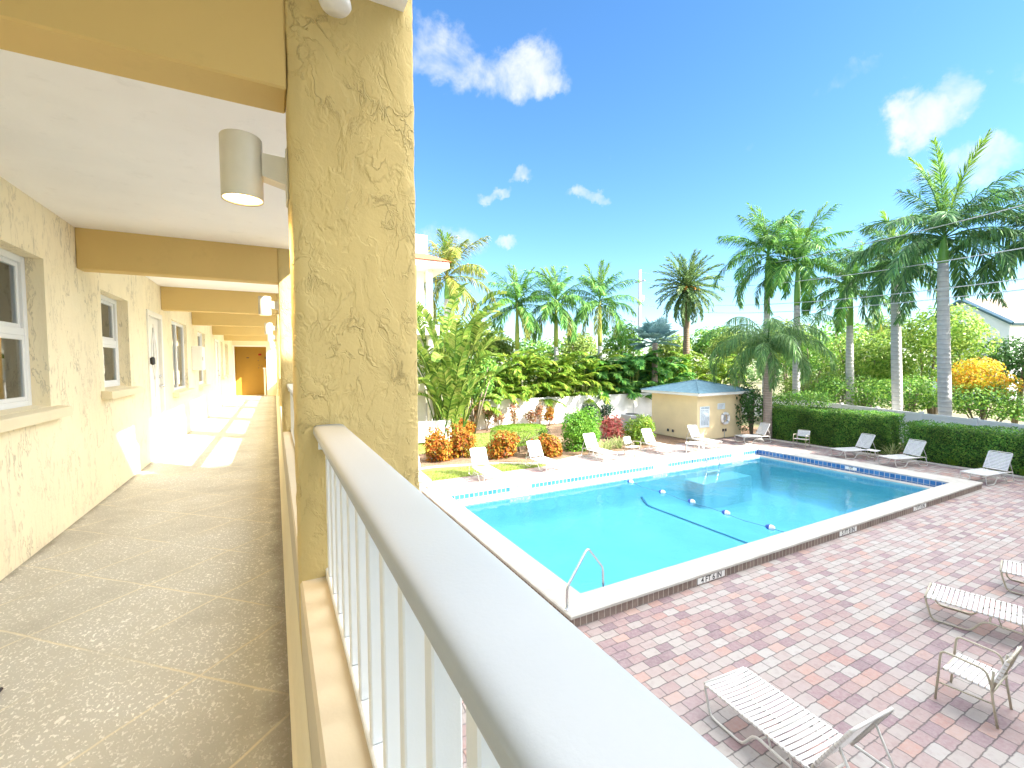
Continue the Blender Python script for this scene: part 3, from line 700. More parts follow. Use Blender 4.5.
p = MB(); p.box(WX+.02, -.995, 1.6, 2.5, FL+.005, FL+.017, .004); tag(p.build('door_mat', M['doormat']), 'corner of a dark fibre door mat on the speckled walkway floor', 'door mat')

# ------------------------------------------------------------------ neighbouring wing (throws the shade over the near half of the pool)
wing = thing('apartment_wing', (14, -8, 0), 'tall cream apartment wing standing across the deck from the pool', 'building')
w = MB(); w.box(2.2, 9, -12, -3.55, 0, 12, 0); w.build('end_block', M['wingwall'], wing)
w = MB(); w.box(9.01, 38, -12, -2.15, 0, 12, 0); w.build('main_block', M['wingwall'], wing)
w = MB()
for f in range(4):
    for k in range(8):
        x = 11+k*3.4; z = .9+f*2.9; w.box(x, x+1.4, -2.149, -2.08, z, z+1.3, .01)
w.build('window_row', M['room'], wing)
# ------------------------------------------------------------------ ground, deck, pool
PX0, PX1, PY0, PY1 = 3.88, 19.85, 5.46, 13.35          # coping outside
IX0, IX1, IY0, IY1 = 4.45, 18.95, 5.98, 12.42          # coping inside
GX0, GX1, GY0, GY1 = 4.62, 18.70, 6.14, 12.14          # water
ZC = .20
def ring(mb, a, b, z0, z1=None):
    """flat or sloping frame between two rectangles (x0,x1,y0,y1)"""
    z1 = z0 if z1 is None else z1
    A = [(a[0], a[2], z0), (a[1], a[2], z0), (a[1], a[3], z0), (a[0], a[3], z0)]; B = [(b[0], b[2], z1), (b[1], b[2], z1), (b[1], b[3], z1), (b[0], b[3], z1)]
    for i in range(4): j = (i+1) % 4; mb.face(A[i], A[j], B[j], B[i])
w = MB()
big = (-400, 900, -400, 900); hole_ = (PX0+.1, PX1-.1, PY0+.1, PY1-.1)
ring(w, big, hole_, -.03); struct('ground', w, M['ground'])
w = MB(); DY = 14.9; ring(w, (.2, 22.75, -1.3, DY), (PX0+.05, PX1-.05, PY0+.05, PY1-.05), 0)
w.face((9.3, DY, 0), (22.75, DY, 0), (22.75, 15.85, 0), (11.5, 15.85, 0))
struct('pool_deck', w, M['paver'])
w = MB()
o_ = (PX0, PX1, PY0, PY1); i_ = (IX0, IX1, IY0, IY1)
e = .03
ring(w, (o_[0]+e, o_[1]-e, o_[2]+e, o_[3]-e), (i_[0]-.02, i_[1]+.02, i_[2]-.02, i_[3]+.02), ZC)
ring(w, (o_[0]+.006, o_[1]-.006, o_[2]+.006, o_[3]-.006), (o_[0]+e, o_[1]-e, o_[2]+e, o_[3]-e), ZC-.012, ZC)
ring(w, (o_[0], o_[1], o_[2], o_[3]), (o_[0]+.006, o_[1]-.006, o_[2]+.006, o_[3]-.006), ZC-.05, ZC-.012)
ring(w, (o_[0]+.03, o_[1]-.03, o_[2]+.03, o_[3]-.03), o_, ZC-.055, ZC-.05)
ring(w, (i_[0]-.02, i_[1]+.02, i_[2]-.02, i_[3]+.02), i_, ZC, ZC-.015)
ring(w, i_, i_, ZC-.015, ZC-.03)
struct('pool_coping', w, M['coping'])
w = MB(); q = (o_[0]+.022, o_[1]-.022, o_[2]+.022, o_[3]-.022); ring(w, q, q, -.02, ZC-.052); struct('coping_brick_course', w, M['soldier'])
w = MB(); q = (i_[0]-.004, i_[1]+.004, i_[2]-.004, i_[3]+.004); ring(w, q, q, ZC-.028, -.05); struct('waterline_tile', w, M['tile'])
g_ = (GX0, GX1, GY0, GY1)
w = MB(); ring(w, (q[0], q[1], q[2], q[3]), (g_[0]-.02, g_[1]+.02, g_[2]-.02, g_[3]+.02), -.04, -.046); ring(w, (g_[0]-.02, g_[1]+.02, g_[2]-.02, g_[3]+.02), g_, -.046, -.075)
struct('pool_gutter', w, M['coping'])
# basin: shallow end by the walkway, sloping to the deep end
w = MB(); nx, ny = 190, 96
def pool_z(x, y):
    D = .86+.10*(x-GX0)/6.3 if x < 11 else .96+.45*(lambda t: t*t*(3-2*t))(min((x-11)/4, 1))
    d = min(x-GX0, GX1-x, y-GY0, GY1-y); c = math.hypot(x-GX0, y-GY0); f = 1-(1-min(d/.75, 1))**2.6
    z = -.08-(D-.08)*f
    for rad, zz in ((1.9, -.62), (1.45, -.44), (1.0, -.27)):
        if c < rad: z = max(z, zz)
    if 13.9 < x < 16.7 and y > GY1-1.0: z = max(z, -.46)
    return z
for i in range(nx+1):
    for j in range(ny+1):
        q = lambda t: t-.16*math.sin(2*PI*t)*.55
        x, y = GX0+(GX1-GX0)*q(i/nx), GY0+(GY1-GY0)*q(j/ny); w.v.append((x, y, pool_z(x, y)))
for i in range(nx):
    for j in range(ny): k = i*(ny+1)+j; w.f.append((k, k+ny+1, k+ny+2, k+1))
struct('pool_basin', w, M['plaster'], True)
w = MB(); P = [(GY0+.3+(GY1-GY0-.6)*t/20) for t in range(21)]; [w.face((11.45, u, pool_z(11.45, u)+.02), (11.53, u, pool_z(11.53, u)+.02), (11.53, v_, pool_z(11.53, v_)+.02), (11.45, v_, pool_z(11.45, v_)+.02)) for u, v_ in zip(P, P[1:])]; struct('floor_line', w, M['linet'])
w = MB(); w.face((GX0, GY0, -.10), (GX1, GY0, -.10), (GX1, GY1, -.10), (GX0, GY1, -.10)); struct('pool_water', w, M['water'])

# depth marker tiles
def marker(loc, rz, body, label, wd=.74, hh=.11, tilt=0):
    r = thing('depth_marker', loc, label, 'marker', 'depth marker tiles round the pool'); r.rotation_euler = (0, 0, rz)
    n = 6
    p = MB(); p.box(-wd/2, wd/2, -.012, 0, -hh/2, hh/2, .002); p.build('tile', M['fascia'], r, world=False)
    text_obj('lettering', body, hh*1.3, M['black'], r, (0, -.0125, 0), (PI/2, 0, 0), .0008, min(1.1, wd/.74*1.0))
    return r
yb_ = PY0+.022
marker((7.06, yb_, .075), 0, '4 FT 6 IN', 'white tile reading 4 FT 6 IN set in the brick edge of the coping')
marker((11.82, yb_, .075), 0, '5 FT 8 IN', 'white tile reading 5 FT 8 IN set in the brick edge of the coping')
marker((15.5, yb_, .075), 0, '7 FT 0 IN', 'white tile reading 7 FT 0 IN set in the brick edge of the coping')
marker((6.85, IY1+.002, .075), 0, '4 FT 6 IN', 'white depth tile among the blue waterline tiles in front of the first two far loungers')
marker((13.0, IY1+.002, .075), 0, '5 FT 8 IN', 'white depth tile among the blue waterline tiles midway along the far edge')
marker((17.6, IY1+.002, .075), 0, '7 FT 0 IN', 'white depth tile among the blue waterline tiles beside the ladder')
marker((IX1+.002, 8.75, .075), -PI/2, '7 FT', 'white depth tile on the deep end wall below the hedge', .38)
# curbs, beds and lawn beyond the deck
w = MB(); w.box(22.76, 22.92, -1.3, 15.2, -.05, .06, .012); w.box(4, 11.4, DY+.01, DY+.13, -.05, .05, .012) if False else None
struct('deck_kerb', w, M['curb'])
w = MB(); w.box(22.93, 26.6, -1.3, 24.8, -.05, .02); struct('hedge_bed', w, M['mulch'])
w = MB(); w.face((2.5, DY, -.012), (9.3, DY, -.012), (11.5, 15.85, -.012), (14.5, 25.4, -.012), (2.5, 25.4, -.012)); struct('lawn', w, M['lawn'])
w = MB()
bed = [(2.5, 16.9), (5.5, 17.0), (8.0, 16.4), (8.9, 15.75), (10.2, 15.5), (11.8, 15.9), (19.2, 15.9), (19.2, 24.9), (14.3, 24.9), (13.6, 21), (9.5, 18.6), (7.4, 18.4), (6.6, 19.6), (2.5, 20.0)]
w.f.append(tuple(range(len(bed)))); w.v += [(x, y, .004) for x, y in bed]
w.face((2.5, 23.9, .005), (14.0, 23.9, .005), (14.0, 25.3, .005), (2.5, 25.3, .005))
struct('garden_bed', w, M['mulch'])
def strip(mb, pts, wd, z0, z1):
    for (a, b) in zip(pts, pts[1:]):
        a = Vector((*a, 0)); b = Vector((*b, 0)); d = (b-a).normalized(); n = Vector((-d.y, d.x, 0))*wd/2
        c = [a+n, a-n, b-n, b+n]
        mb.prism([(p.x, p.y) for p in c], z0, z1, 'z')
w = MB(); strip(w, [(2.5, 16.8), (5.5, 16.9), (8.0, 16.25), (8.9, 15.6)], .1, -.02, .035); strip(w, [(8.9, 15.6), (10.2, 15.38), (11.8, 15.86)], .1, -.02, .035)
struct('bed_edging', w, M['curb'])
random.seed(11)
w = MB()
for k in range(26000):
    x = random.uniform(3, 14); y = 14.92+(25-14.92)*random.random()**1.4
    if x > 9.2 and y < 16.2: continue
    if 16.3 < y < 20.2 and (x < 6.8 or (x < 9.3 and y < 18.3) or (x > 8.6 and y < 18.8)): continue
    if x > 9.5 and y > 18.6 and x > 9.5+(y-18.6)*1.7: continue
    if y > 23.8: continue
    h = random.uniform(.03, .075); a = random.uniform(0, 2*PI); dx, dy = math.cos(a)*.008, math.sin(a)*.008; lx, ly = random.uniform(-.03, .03), random.uniform(-.03, .03)
    w.face((x-dx, y-dy, -.012), (x+dx, y+dy, -.012), (x+lx, y+ly, h))
tag(w.build('lawn_grass', M['grassb']), kind='stuff')

# ------------------------------------------------------------------ pool fittings
r = thing('pool_ladder', (15.45, 12.6, ZC), 'polished steel pool ladder with two hooped rails at the far edge', 'ladder')
for x in (15.08, 15.82):
    p = MB(); p.bent([(x, 13.0, ZC), (x, 12.95, .82), (x, 12.2, .78), (x, 11.98, .1), (x, 11.98, -1.0)], .024, .2, 10, 8); p.build('rail', M['steel'], r, True)
for z in (-.3, -.6, -.9):
    p = MB(); p.box(15.1, 15.8, 11.93, 12.03, z-.015, z+.015, .005); p.build('tread', M['floatw'], r)
r = thing('grab_rail', (3.95, 5.64, ZC), 'bent stainless steel handrail rising from the near coping corner into the pool', 'handrail')
p = MB(); p.bent([(3.95, 5.66, ZC), (3.95, 5.66, .56), (4.5, 5.86, 1.0), (4.96, 6.03, .50), (4.99, 6.04, -.75)], .021, .09, 12, 8); p.build('rail', M['steel'], r, True)
p = MB(); p.lathe([(.0, ZC+.02), (.03, ZC+.02), (.048, ZC+.008), (.05, ZC+.001)], 20, 3.95, 5.66); p.build('flange', M['steel'], r, True)
r = thing('lane_rope', (10.85, 9.1, -.09), 'safety rope with blue and white floats stretched across the pool', 'pool rope')
pts = [(10.85+.05*math.sin(t*.9), GY0+.02+(GY1-GY0-.04)*t/24, -.097+.005*math.sin(t*2.1)) for t in range(25)]
p = MB(); p.tube(pts, .007, 6); p.build('rope', M['ropeb'], r, True)
for y in (11.75, 10.3, 9.15, 8.0, 6.75):
    p = MB(); n0 = 14
    p.lathe([(0, -.11), (.045, -.10), (.068, -.05), (.07, 0)], n0); p.lathe([(.07, 0.001), (.068, .05), (.045, .10), (0, .11)], n0)
    o = p.build('float', M['blue'], r, True, world=False); o.rotation_euler = (PI/2, 0, .05); o.location = (0.02, y-9.1, .012)
    p = MB(); p.lathe([(.0705, .0), (.0685, .05), (.0455, .10), (0, .112)], n0); q = p.build('float_cap', M['floatw'], o, True, world=False)

# ------------------------------------------------------------------ pool furniture
def strap_set(mb, x, pts, n, wd=.039, th=.005):
    """straps wrapped between the side tubes, following a polyline of (y, z)"""
    segs = [(Vector(a), Vector(b)) for a, b in zip(pts, pts[1:])]; tot = sum((b-a).length for a, b in segs)
    for k in range(n):
        s = tot*(k+.5)/n
        for a, b in segs:
            l = (b-a).length
            if s <= l: break
            s -= l
        d = (b-a).normalized(); c = a+d*s; nrm = Vector((-d.y, d.x)); h = d*wd/2
        m_ = 7
        for i in range(m_):
            xa = -x+2*x*i/m_; xb = -x+2*x*(i+1)/m_
            sag = lambda q: -.012*(1-(q/x)**2)
            P = []
            for (xx, sg, u) in ((xa, -1, 1), (xb, -1, 1), (xb, 1, 1), (xa, 1, 1)):
                yz = c+h*sg+nrm*(.019+sag(xx)); P.append((xx, yz.x, yz.y))
            mb.face(*P)
            P2 = [(p[0], p[1]-nrm.x*th, p[2]-nrm.y*th) for p in P]; mb.face(*P2[::-1])
            mb.face(P[0], P2[0], P2[1], P[1]); mb.face(P[2], P2[2], P2[3], P[3])
        for sg in (-1, 1):      # the wrap round the tube
            rr = .019; prev = None
            for t in range(7):
                a_ = PI/2-sg*0+t*PI/6*1; off = Vector((math.cos(a_)*-1*0, 0))
                xx = sg*(x+rr*math.sin(t*PI/6)); zz = rr*math.cos(t*PI/6); q0 = c-h+nrm*zz; q1 = c+h+nrm*zz
                cur = ((xx, q0.x, q0.y), (xx, q1.x, q1.y))
                if prev: mb.face(prev[0], prev[1], cur[1], cur[0])
                prev = cur
def make_lounger(label, angle=55, tube='tube', group='strap loungers round the pool', nm='sun_lounger'):
    r = thing(nm, (0, 0, 0), label, 'lounger', group)
    x = .325; H = .34; hy = 1.22
    f = MB()
    for s in (-1, 1):
        X = s*x
        f.bent([(X, hy+.30, H), (X, .01, H), (X, .10, .016), (X, .52, .016), (X, .66, .225), (X, 1.10, .205), (X, 1.22, .016), (X, 1.62, .016), (X, hy+.28, H)], .0145, .07, 8, 4)
        f.tube([(X*.99, .84, .215), (X*.99, .80, H)], .009, 6); f.tube([(X*.99, 1.06, .21), (X*.99, 1.02, H)], .009, 6)
    for (y, z) in ((.012, H), (.72, .222), (1.16, .10)): f.tube([(-x, y, z), (x, y, z)], .0135, 8)
    f.tube([(-x, hy+.29, H), (x, hy+.29, H)], .0135, 8)
    f.build('frame', M[tube], r, True, world=False)
    s = MB(); strap_set(s, x, [(.03, H), (hy-.02, H)], 21); s.build('seat_straps', M['strap'], r, world=False)
    a = R(angle); Lb = .70; ty, tz = hy+Lb*math.cos(a), H+Lb*math.sin(a)
    bk = MB(); c = .05
    bk.bent([(-x+.03, hy, H+.01), (-x+.03, ty, tz), (x-.03, ty, tz), (x-.03, hy, H+.01)], .0145, .05, 8, 5)
    my, mz = hy+Lb*.62*math.cos(a), H+Lb*.62*math.sin(a)
    for sg in (-1, 1): bk.tube([(sg*(x-.05), my, mz), (sg*(x-.05), hy+.42, .30)], .011, 8)
    bk.tube([(-(x-.05), hy+.42, .30), (x-.05, hy+.42, .30)], .011, 8)
    b = bk.build('backrest', M[tube], r, True, world=False)
    s = MB(); strap_set(s, x-.03, [(hy+.05*math.cos(a), H+.05*math.sin(a)+.01), (hy+(Lb-.03)*math.cos(a), H+(Lb-.03)*math.sin(a))], 12); s.build('back_straps', M['strap'], b, world=False)
    return r
near = make_lounger('white strap lounger on the pavers right below the balcony rail, backrest raised', 62, 'tubew')
near.location = (4.63, 3.40, 0); near.rotation_euler = (0, 0, PI-R(4))
def lounger(src, x, y, rz, label, s=1.0):
    c = dup(src, (x, y, 0), R(rz), label); return c
lA = make_lounger('flat-lying white strap lounger with a cream frame behind the armchair on the pavers', 28, 'tube')
lA.location = (9.30, 3.16, 0); lA.rotation_euler = (0, 0, PI+R(13))
lounger(lA, 11.58, 2.92, 193, 'white strap lounger with a cream frame cut by the picture edge, foot end only')
UPR = make_lounger('white strap lounger on the far deck directly beside the orange croton and lawn', 62, 'tubew')
UPR.location = (6.45, 13.55, 0); UPR.rotation_euler = (0, 0, R(-3))
for (x, y, rz, l) in ((4.0, 13.75, -2, 'white lounger whose foot peeks out past the big yellow column'),
        (9.1, 13.85, 1, 'white strap lounger in front of the flat-topped clipped bush'),
        (12.15, 14.25, 0, 'white strap lounger in front of the tall round green bush'),
        (15.4, 14.05, 2, 'white strap lounger beside the light green ferny shrub and red ti plant'),
        (18.2, 13.9, -3, 'white strap lounger in front of the hut, next to the low round table'),
        (20.6, 14.5, -106, 'white strap lounger right of the hut, its back to the palm trunk'),
        (20.95, 10.2, -108, 'white strap lounger at the end of the darker hedge, by the small side table'),
        (20.85, 8.45, -106, 'white strap lounger at the middle of the deep end, before the gap in the hedges'),
        (20.3, 5.85, -99, 'white strap lounger at the corner of the coping, before the long hedge')):
    lounger(UPR, x, y, rz, l)
def make_chair(label, grp='strap armchairs on the deck'):
    r = thing('strap_armchair', (0, 0, 0), label, 'chair', grp)
    x = .265; f = MB()
    for s in (-1, 1):
        X = s*x
        f.bent([(X, .27, 0), (X, .235, .62), (X, -.14, .60), (X, -.20, .40)], .013, .06, 8, 5)      # front leg runs into the arm
        f.bent([(X, -.25, 0), (X, -.19, .38), (X, -.20, .62)], .013, .1, 8, 5)
        f.tube([(X, .25, .22), (X, -.205, .25)], .010, 8)
    for (y, z) in ((.21, .405), (-.20, .385)): f.tube([(-x, y, z), (x, y, z)], .012, 8)
    for s in (-1, 1): f.tube([(s*(x-.02), .21, .405), (s*(x-.02), -.20, .385)], .012, 8)
    f.build('frame', M['tube'], r, True, world=False)
    s = MB(); strap_set(s, x-.02, [(.22, .405), (-.19, .385)][::-1], 8, .042); s.build('seat_straps', M['strap'], r, world=False)
    b = MB(); b.bent([(-x+.02, -.19, .40), (-x+.02, -.31, .80), (x-.02, -.31, .80), (x-.02, -.19, .40)], .013, .05, 8, 5); bk = b.build('backrest', M['tube'], r, True, world=False)
    s = MB(); strap_set(s, x-.02, [(-.30, .78), (-.22, .50)], 6, .04); s.build('back_straps', M['strap'], bk, world=False)
    return r
ch = make_chair('white strap armchair with a cream tube frame between the lower loungers')
ch.location = (7.2, 1.98, 0); ch.rotation_euler = (0, 0, R(3))
dup(ch, (22.1, 12.3, 0), R(100), 'small white armchair before the darker hedge, near the pool corner')
dup(ch, (13.75, 14.75, 0), R(195), 'low white armchair on the bright deck next to the round green bush')
def table(x, y, s, h, label, rnd):
    r = thing('side_table', (x, y, 0), label, 'table')
    p = MB()
    if rnd: p.lathe([(0, h-.02), (s-.02, h-.025), (s, h-.012), (s-.006, h), (0, h+.001)], 28)
    else: p.box(-s, s, -s, s, h-.025, h, .008)
    p.build('tabletop', M['strap'], r, world=False)
    for (i, j) in ((1, 1), (1, -1), (-1, 1), (-1, -1)):
        q = MB(); q.bent([(i*s*.62, j*s*.62, h-.02), (i*s*.66, j*s*.66, h*.5), (i*s*.7, j*s*.7, 0)], .012, .05, 8); q.build('leg', M['tube'], r, True, world=False)
    q = MB(); q.tube([(s*.64*math.cos(t*PI/12), s*.64*math.sin(t*PI/12), h*.35) for t in range(25)], .008, 6); q.build('stretcher', M['tube'], r, True, world=False)
table(16.75, 13.95, .42, .42, 'low round white table between two loungers in front of the hut', True)
table(21.7, 9.25, .2, .42, 'small square white side table between the two hedges', False)
# ------------------------------------------------------------------ hut
HX0, HX1, HY0, HY1 = 19.26, 22.82, 15.92, 19.1
hut = thing('pool_hut', ((HX0+HX1)/2, (HY0+HY1)/2, 0), 'small square yellow pump hut with a slate blue hipped roof', 'hut')
w = MB(); w.box(HX0, HX1, HY0, HY1, 0, 2.36, .012); w.build('wall', M['hutwall'], hut)
e = .42; ez = 2.36; hx, hy = (HX0+HX1)/2, (HY0+HY1)/2
w = MB(); w.box(HX0-e, HX1+e, HY0-e, HY1+e, ez+.001, ez+.15, .006); w.build('fascia', M['fascia'], hut)
w = MB(); E_ = [(HX0-e-.04, HY0-e-.04), (HX1+e+.04, HY0-e-.04), (HX1+e+.04, HY1+e+.04), (HX0-e-.04, HY1+e+.04)]
for i in range(4): j = (i+1) % 4; w.face((*E_[i], ez+.153), (*E_[j], ez+.153), (hx, hy, ez+.72)); w.face((*E_[i], ez+.153), (*E_[i], ez+.17), (*E_[j], ez+.17), (*E_[j], ez+.153)) if False else None
w.face(*[(*p, ez+.152) for p in E_][::-1])
w.build('roof', M['shingle'], hut)
w = MB()
for p in E_: w.tube([(*p, ez+.165), (hx, hy, ez+.732)], .03, 6)
w.build('hip_ridge', M['shingle'], hut)
for (x, z) in ((21.27, .42), (21.47, .42)):
    p = MB(); p.box(x-.06, x+.06, HY0-.045, HY0-.001, z-.07, z+.07, .008); p.build('outlet_box', M['darkmetal'], hut)
p = MB(); p.tube([(21.37, HY0-.02, .02), (21.37, HY0-.02, .36)], .015, 6); p.build('conduit', M['grey'], hut)
for y in (17.5, 17.85):
    p = MB(); p.box(HX0-.045, HX0-.001, y-.06, y+.06, .26, .40, .008); p.build('outlet_box', M['darkmetal'], hut)
r = thing('notice_board', (19.8, HY0-.002, 1.22), 'tall pale notice board with small print on the hut wall', 'sign')
p = MB(); p.box(-.36, .36, -.025, 0, -.55, .55, .004); p.build('board', M['board'], r, world=False)
text_obj('heading', 'POOL RULES', .1, M['trimblue'], r, (0, -.027, .46), (PI/2, 0, 0))
p = MB(); random.seed(5)
for k in range(13):
    z = .34-k*.062; x = -.29
    while x < .26:
        l = random.uniform(.04, .13); p.box(x, min(x+l, .3), -.0275, -.0255, z-.012, z+.012); x += l+.025
p.build('print', M['trimblue'], r, world=False)
r = thing('life_ring', (21.35, HY0-.06, 1.06), 'white life ring hanging on the hut wall', 'life ring')
p = MB(); p.tube([(.27*math.cos(t*PI/20), -.02, .27*math.sin(t*PI/20)) for t in range(41)], .075, 12, False); p.build('ring', M['floatw'], r, True, world=False)
for t in range(4):
    a = PI/4+t*PI/2; p = MB(); d = Vector((math.cos(a), 0, math.sin(a))); n = Vector((-d.z, 0, d.x))
    c = d*.27; p.tube([Vector((c.x, -.02, c.z))+n*q for q in (-.035, .035)], .079, 12); p.build('band', M['grey'], r, True, world=False)
p = MB(); p.box(-.03, .03, -.0, .055, .26, .33, .005); p.build('hook', M['darkmetal'], r, world=False)
p = MB(); p.box(-.09, .09, -.02, .04, -.12, .12, .03); p.build('rope_bag', M['grey'], r, world=False)
r = thing('safety_sign', (21.1, HY0-.002, 1.72), 'small pale sign above the life ring on the hut wall', 'sign')
p = MB(); p.box(-.3, .3, -.015, 0, -.16, .16, .003); p.build('plate', M['board'], r, world=False)
p = MB(); [p.box(-.24, .2-.05*k, -.0175, -.0155, .07-k*.06, .095-k*.06) for k in range(4)]; p.build('print', M['grey'], r, world=False)
# low rope-and-post line beside the hut, AC unit behind
r = thing('air_conditioner', (18.2, 19.6, 0), 'grey box condenser unit standing between the hut and the white fence', 'air conditioner')
p = MB(); p.box(-.45, .45, -.45, .45, .08, 1.1, .03); p.build('casing', M['grey'], r, world=False)
p = MB(); p.lathe([(.36, 1.105), (.36, 1.13), (.0, 1.14)], 20); p.build('fan_cover', M['darkmetal'], r, world=False)
p = MB(); [p.box(-.452, .452, -.458, -.451, .2+k*.06, .225+k*.06) for k in range(13)]; p.build('louvre', M['darkmetal'], r, world=False)

# ------------------------------------------------------------------ fences
def fence(pts, h, label, name='vinyl_fence', step=2.4, rail=True):
    a, b = Vector((*pts[0], 0)), Vector((*pts[1], 0)); r = thing(name, tuple((a+b)/2), label, 'fence')
    L_ = (b-a).length; ang = math.atan2(b.y-a.y, b.x-a.x); n = max(1, round(L_/step)); mt = Matrix.Translation(a-(a+b)/2) @ Matrix.Rotation(ang, 4, 'Z'); s = L_/n
    for k in range(n):
        p = MB(); x0, x1 = k*s+.065, (k+1)*s-.065
        p.box(x0, x1, -.016, .016, .12, h-.14, .0, mt)
        m_ = int((x1-x0)/.15)
        for q in range(1, m_): xx = x0+(x1-x0)*q/m_; p.box(xx-.004, xx+.004, -.0185, .0185, .14, h-.15, 0, mt)
        p.box(x0, x1, -.035, .035, .03, .14, .004, mt); p.box(x0, x1, -.035, .035, h-.15, h-.04, .004, mt); p.build('panel', M['vinyl'], r, world=False)
    for k in range(n+1):
        p = MB(); x = k*s; p.box(x-.064, x+.064, -.064, .064, 0, h, .006, mt); p.box(x-.08, x+.08, -.08, .08, h+.001, h+.03, .004, mt)
        p.prism([(-.06, h+.031), (.06, h+.031), (0, h+.085)], -.06, .06) if False else None
        p.build('post', M['vinyl'], r, world=False)
fence(((6.2, 25.4), (33.2, 24.75)), 1.85, 'white vinyl privacy fence behind the garden beds and under the palms')
fence(((33.4, 24.5), (22.0, -1.2)), 1.68, 'white vinyl fence running behind the two clipped hedges')
# low picket enclosure by the condo
r = thing('picket_enclosure', (7.1, 22.6, 0), 'low white slatted enclosure at the foot of the white building', 'fence')
p = MB()
p.box(6.2, 7.9, 22.0, 22.06, .1, 1.15, .005); [p.box(6.2+k*.11, 6.22+k*.11, 21.985, 22.0, .12, 1.13) for k in range(16)]; p.build('front_panel', M['vinyl'], r)
p = MB(); p.box(7.9, 7.96, 22.06, 24.6, .1, 1.15, .005); p.build('side_panel', M['vinyl'], r)
p = MB(); p.box(7.88, 8.02, 21.94, 22.055, 0, 1.26, .005); p.build('post', M['vinyl'], r)

# ------------------------------------------------------------------ condo on the left edge, house far right
co = thing('white_condo', (5, 28, 0), 'white balconied building with a red tiled eave showing beside the big yellow column', 'building')
c0 = at(421, 400, 27).x
w = MB(); w.box(c0-9, c0-.25, 24.6, 40, 0, 9.2, 0); w.build('wall', M['condo'], co)
for z in (2.9, 5.9):
    w = MB(); w.box(c0-9, c0+.28, 23.6, 40, z-.28, z+.28, .02); w.build('balcony_slab', M['condo'], co)
for z0, z1 in ((0, 2.6), (3.2, 5.6), (6.2, 9.2)):
    w = MB(); w.box(c0-.25, c0+.02, 23.9, 24.3, z0, z1, .02); w.build('pillar', M['condo'], co)
w = MB(); w.box(c0-9.3, c0+.75, 23.2, 41, 9.2, 9.55, .02); w.build('eave', M['condo'], co)
w = MB(); A = [(c0-9.4, 23.1), (c0+.85, 23.1), (c0+.85, 41), (c0-9.4, 41)]
w.face((A[0][0], A[0][1], 9.56), (A[1][0], A[1][1], 9.56), (c0-2, 27, 11.3), (c0-6.6, 27, 11.3)); w.face((A[1][0], A[1][1], 9.56), (A[2][0], A[2][1], 9.56), (c0-2, 37, 11.3), (c0-2, 27, 11.3)); w.face(*[(x, y, 9.555) for x, y in A][::-1])
w.build('roof', M['redtile'], co)
w = MB(); w.box(c0-.9, c0-.05, 24.5, 25.5, 9.7, 11.2, .02); w.build('chimney', M['condo'], co)
hr = at(985, 330, 46)
hs = thing('gabled_house', (hr.x, hr.y, 0), 'pale house with a brown shingled gable roof beyond the trees', 'house')
Vv = lambda x, y, d: at(x, y, d)
ap, bl, br_ = Vv(964, 301, 46), Vv(930, 321, 50), Vv(1010, 322, 43)
rid = (Vector((RT.x, RT.y, 0))*.97+Vector((FW.x, FW.y, 0))*.12).normalized()*14
flat = lambda p: (p.x, p.y, 0)
w = MB(); w.face(flat(bl), flat(br_), tuple(br_), tuple(ap), tuple(bl)); q = [p+rid for p in (bl, br_, ap)]; w.face(flat(br_), flat(q[1]), tuple(q[1]), tuple(br_)); w.face(flat(bl), tuple(bl), tuple(q[0]), flat(q[0])); w.face(flat(q[0]), tuple(q[0]), tuple(q[2]), tuple(q[1]), flat(q[1]))
w.build('wall', M['housew'], hs)
w = MB(); up_ = Vector((0, 0, .12)); o1 = -rid.normalized()*.3
for a_, ext in ((br_, (br_-ap)*.1), (bl, (bl-ap)*.1)):
    P = [ap+up_+o1, a_+ext+up_+o1, a_+ext+up_+rid, ap+up_+rid]; w.face(*P); w.face(*[p+Vector((0, 0, .14)) for p in P]); 
w.build('roof', M['shinglegrey'], hs)
w = MB()
for a_, ext in ((br_, (br_-ap)*.1), (bl, (bl-ap)*.1)): w.tube([ap+up_+o1, a_+ext+up_+o1], .2, 4)
w.tube([br_+(br_-ap)*.1+up_+o1, br_+(br_-ap)*.1+up_+rid], .2, 4); w.build('barge_board', M['trimblue'], hs)
w = MB(); c = (br_+ap)/2+rid*.45+Vector((0, 0, .45)); w.box(-.9, .9, -.5, .5, -.08, .08, .02, Matrix.Translation(c) @ Matrix.Rotation(math.atan2(rid.y, rid.x), 4, 'Z') @ Matrix.Rotation(-.4, 4, 'X')); w.build('skylight', M['grey'], hs)

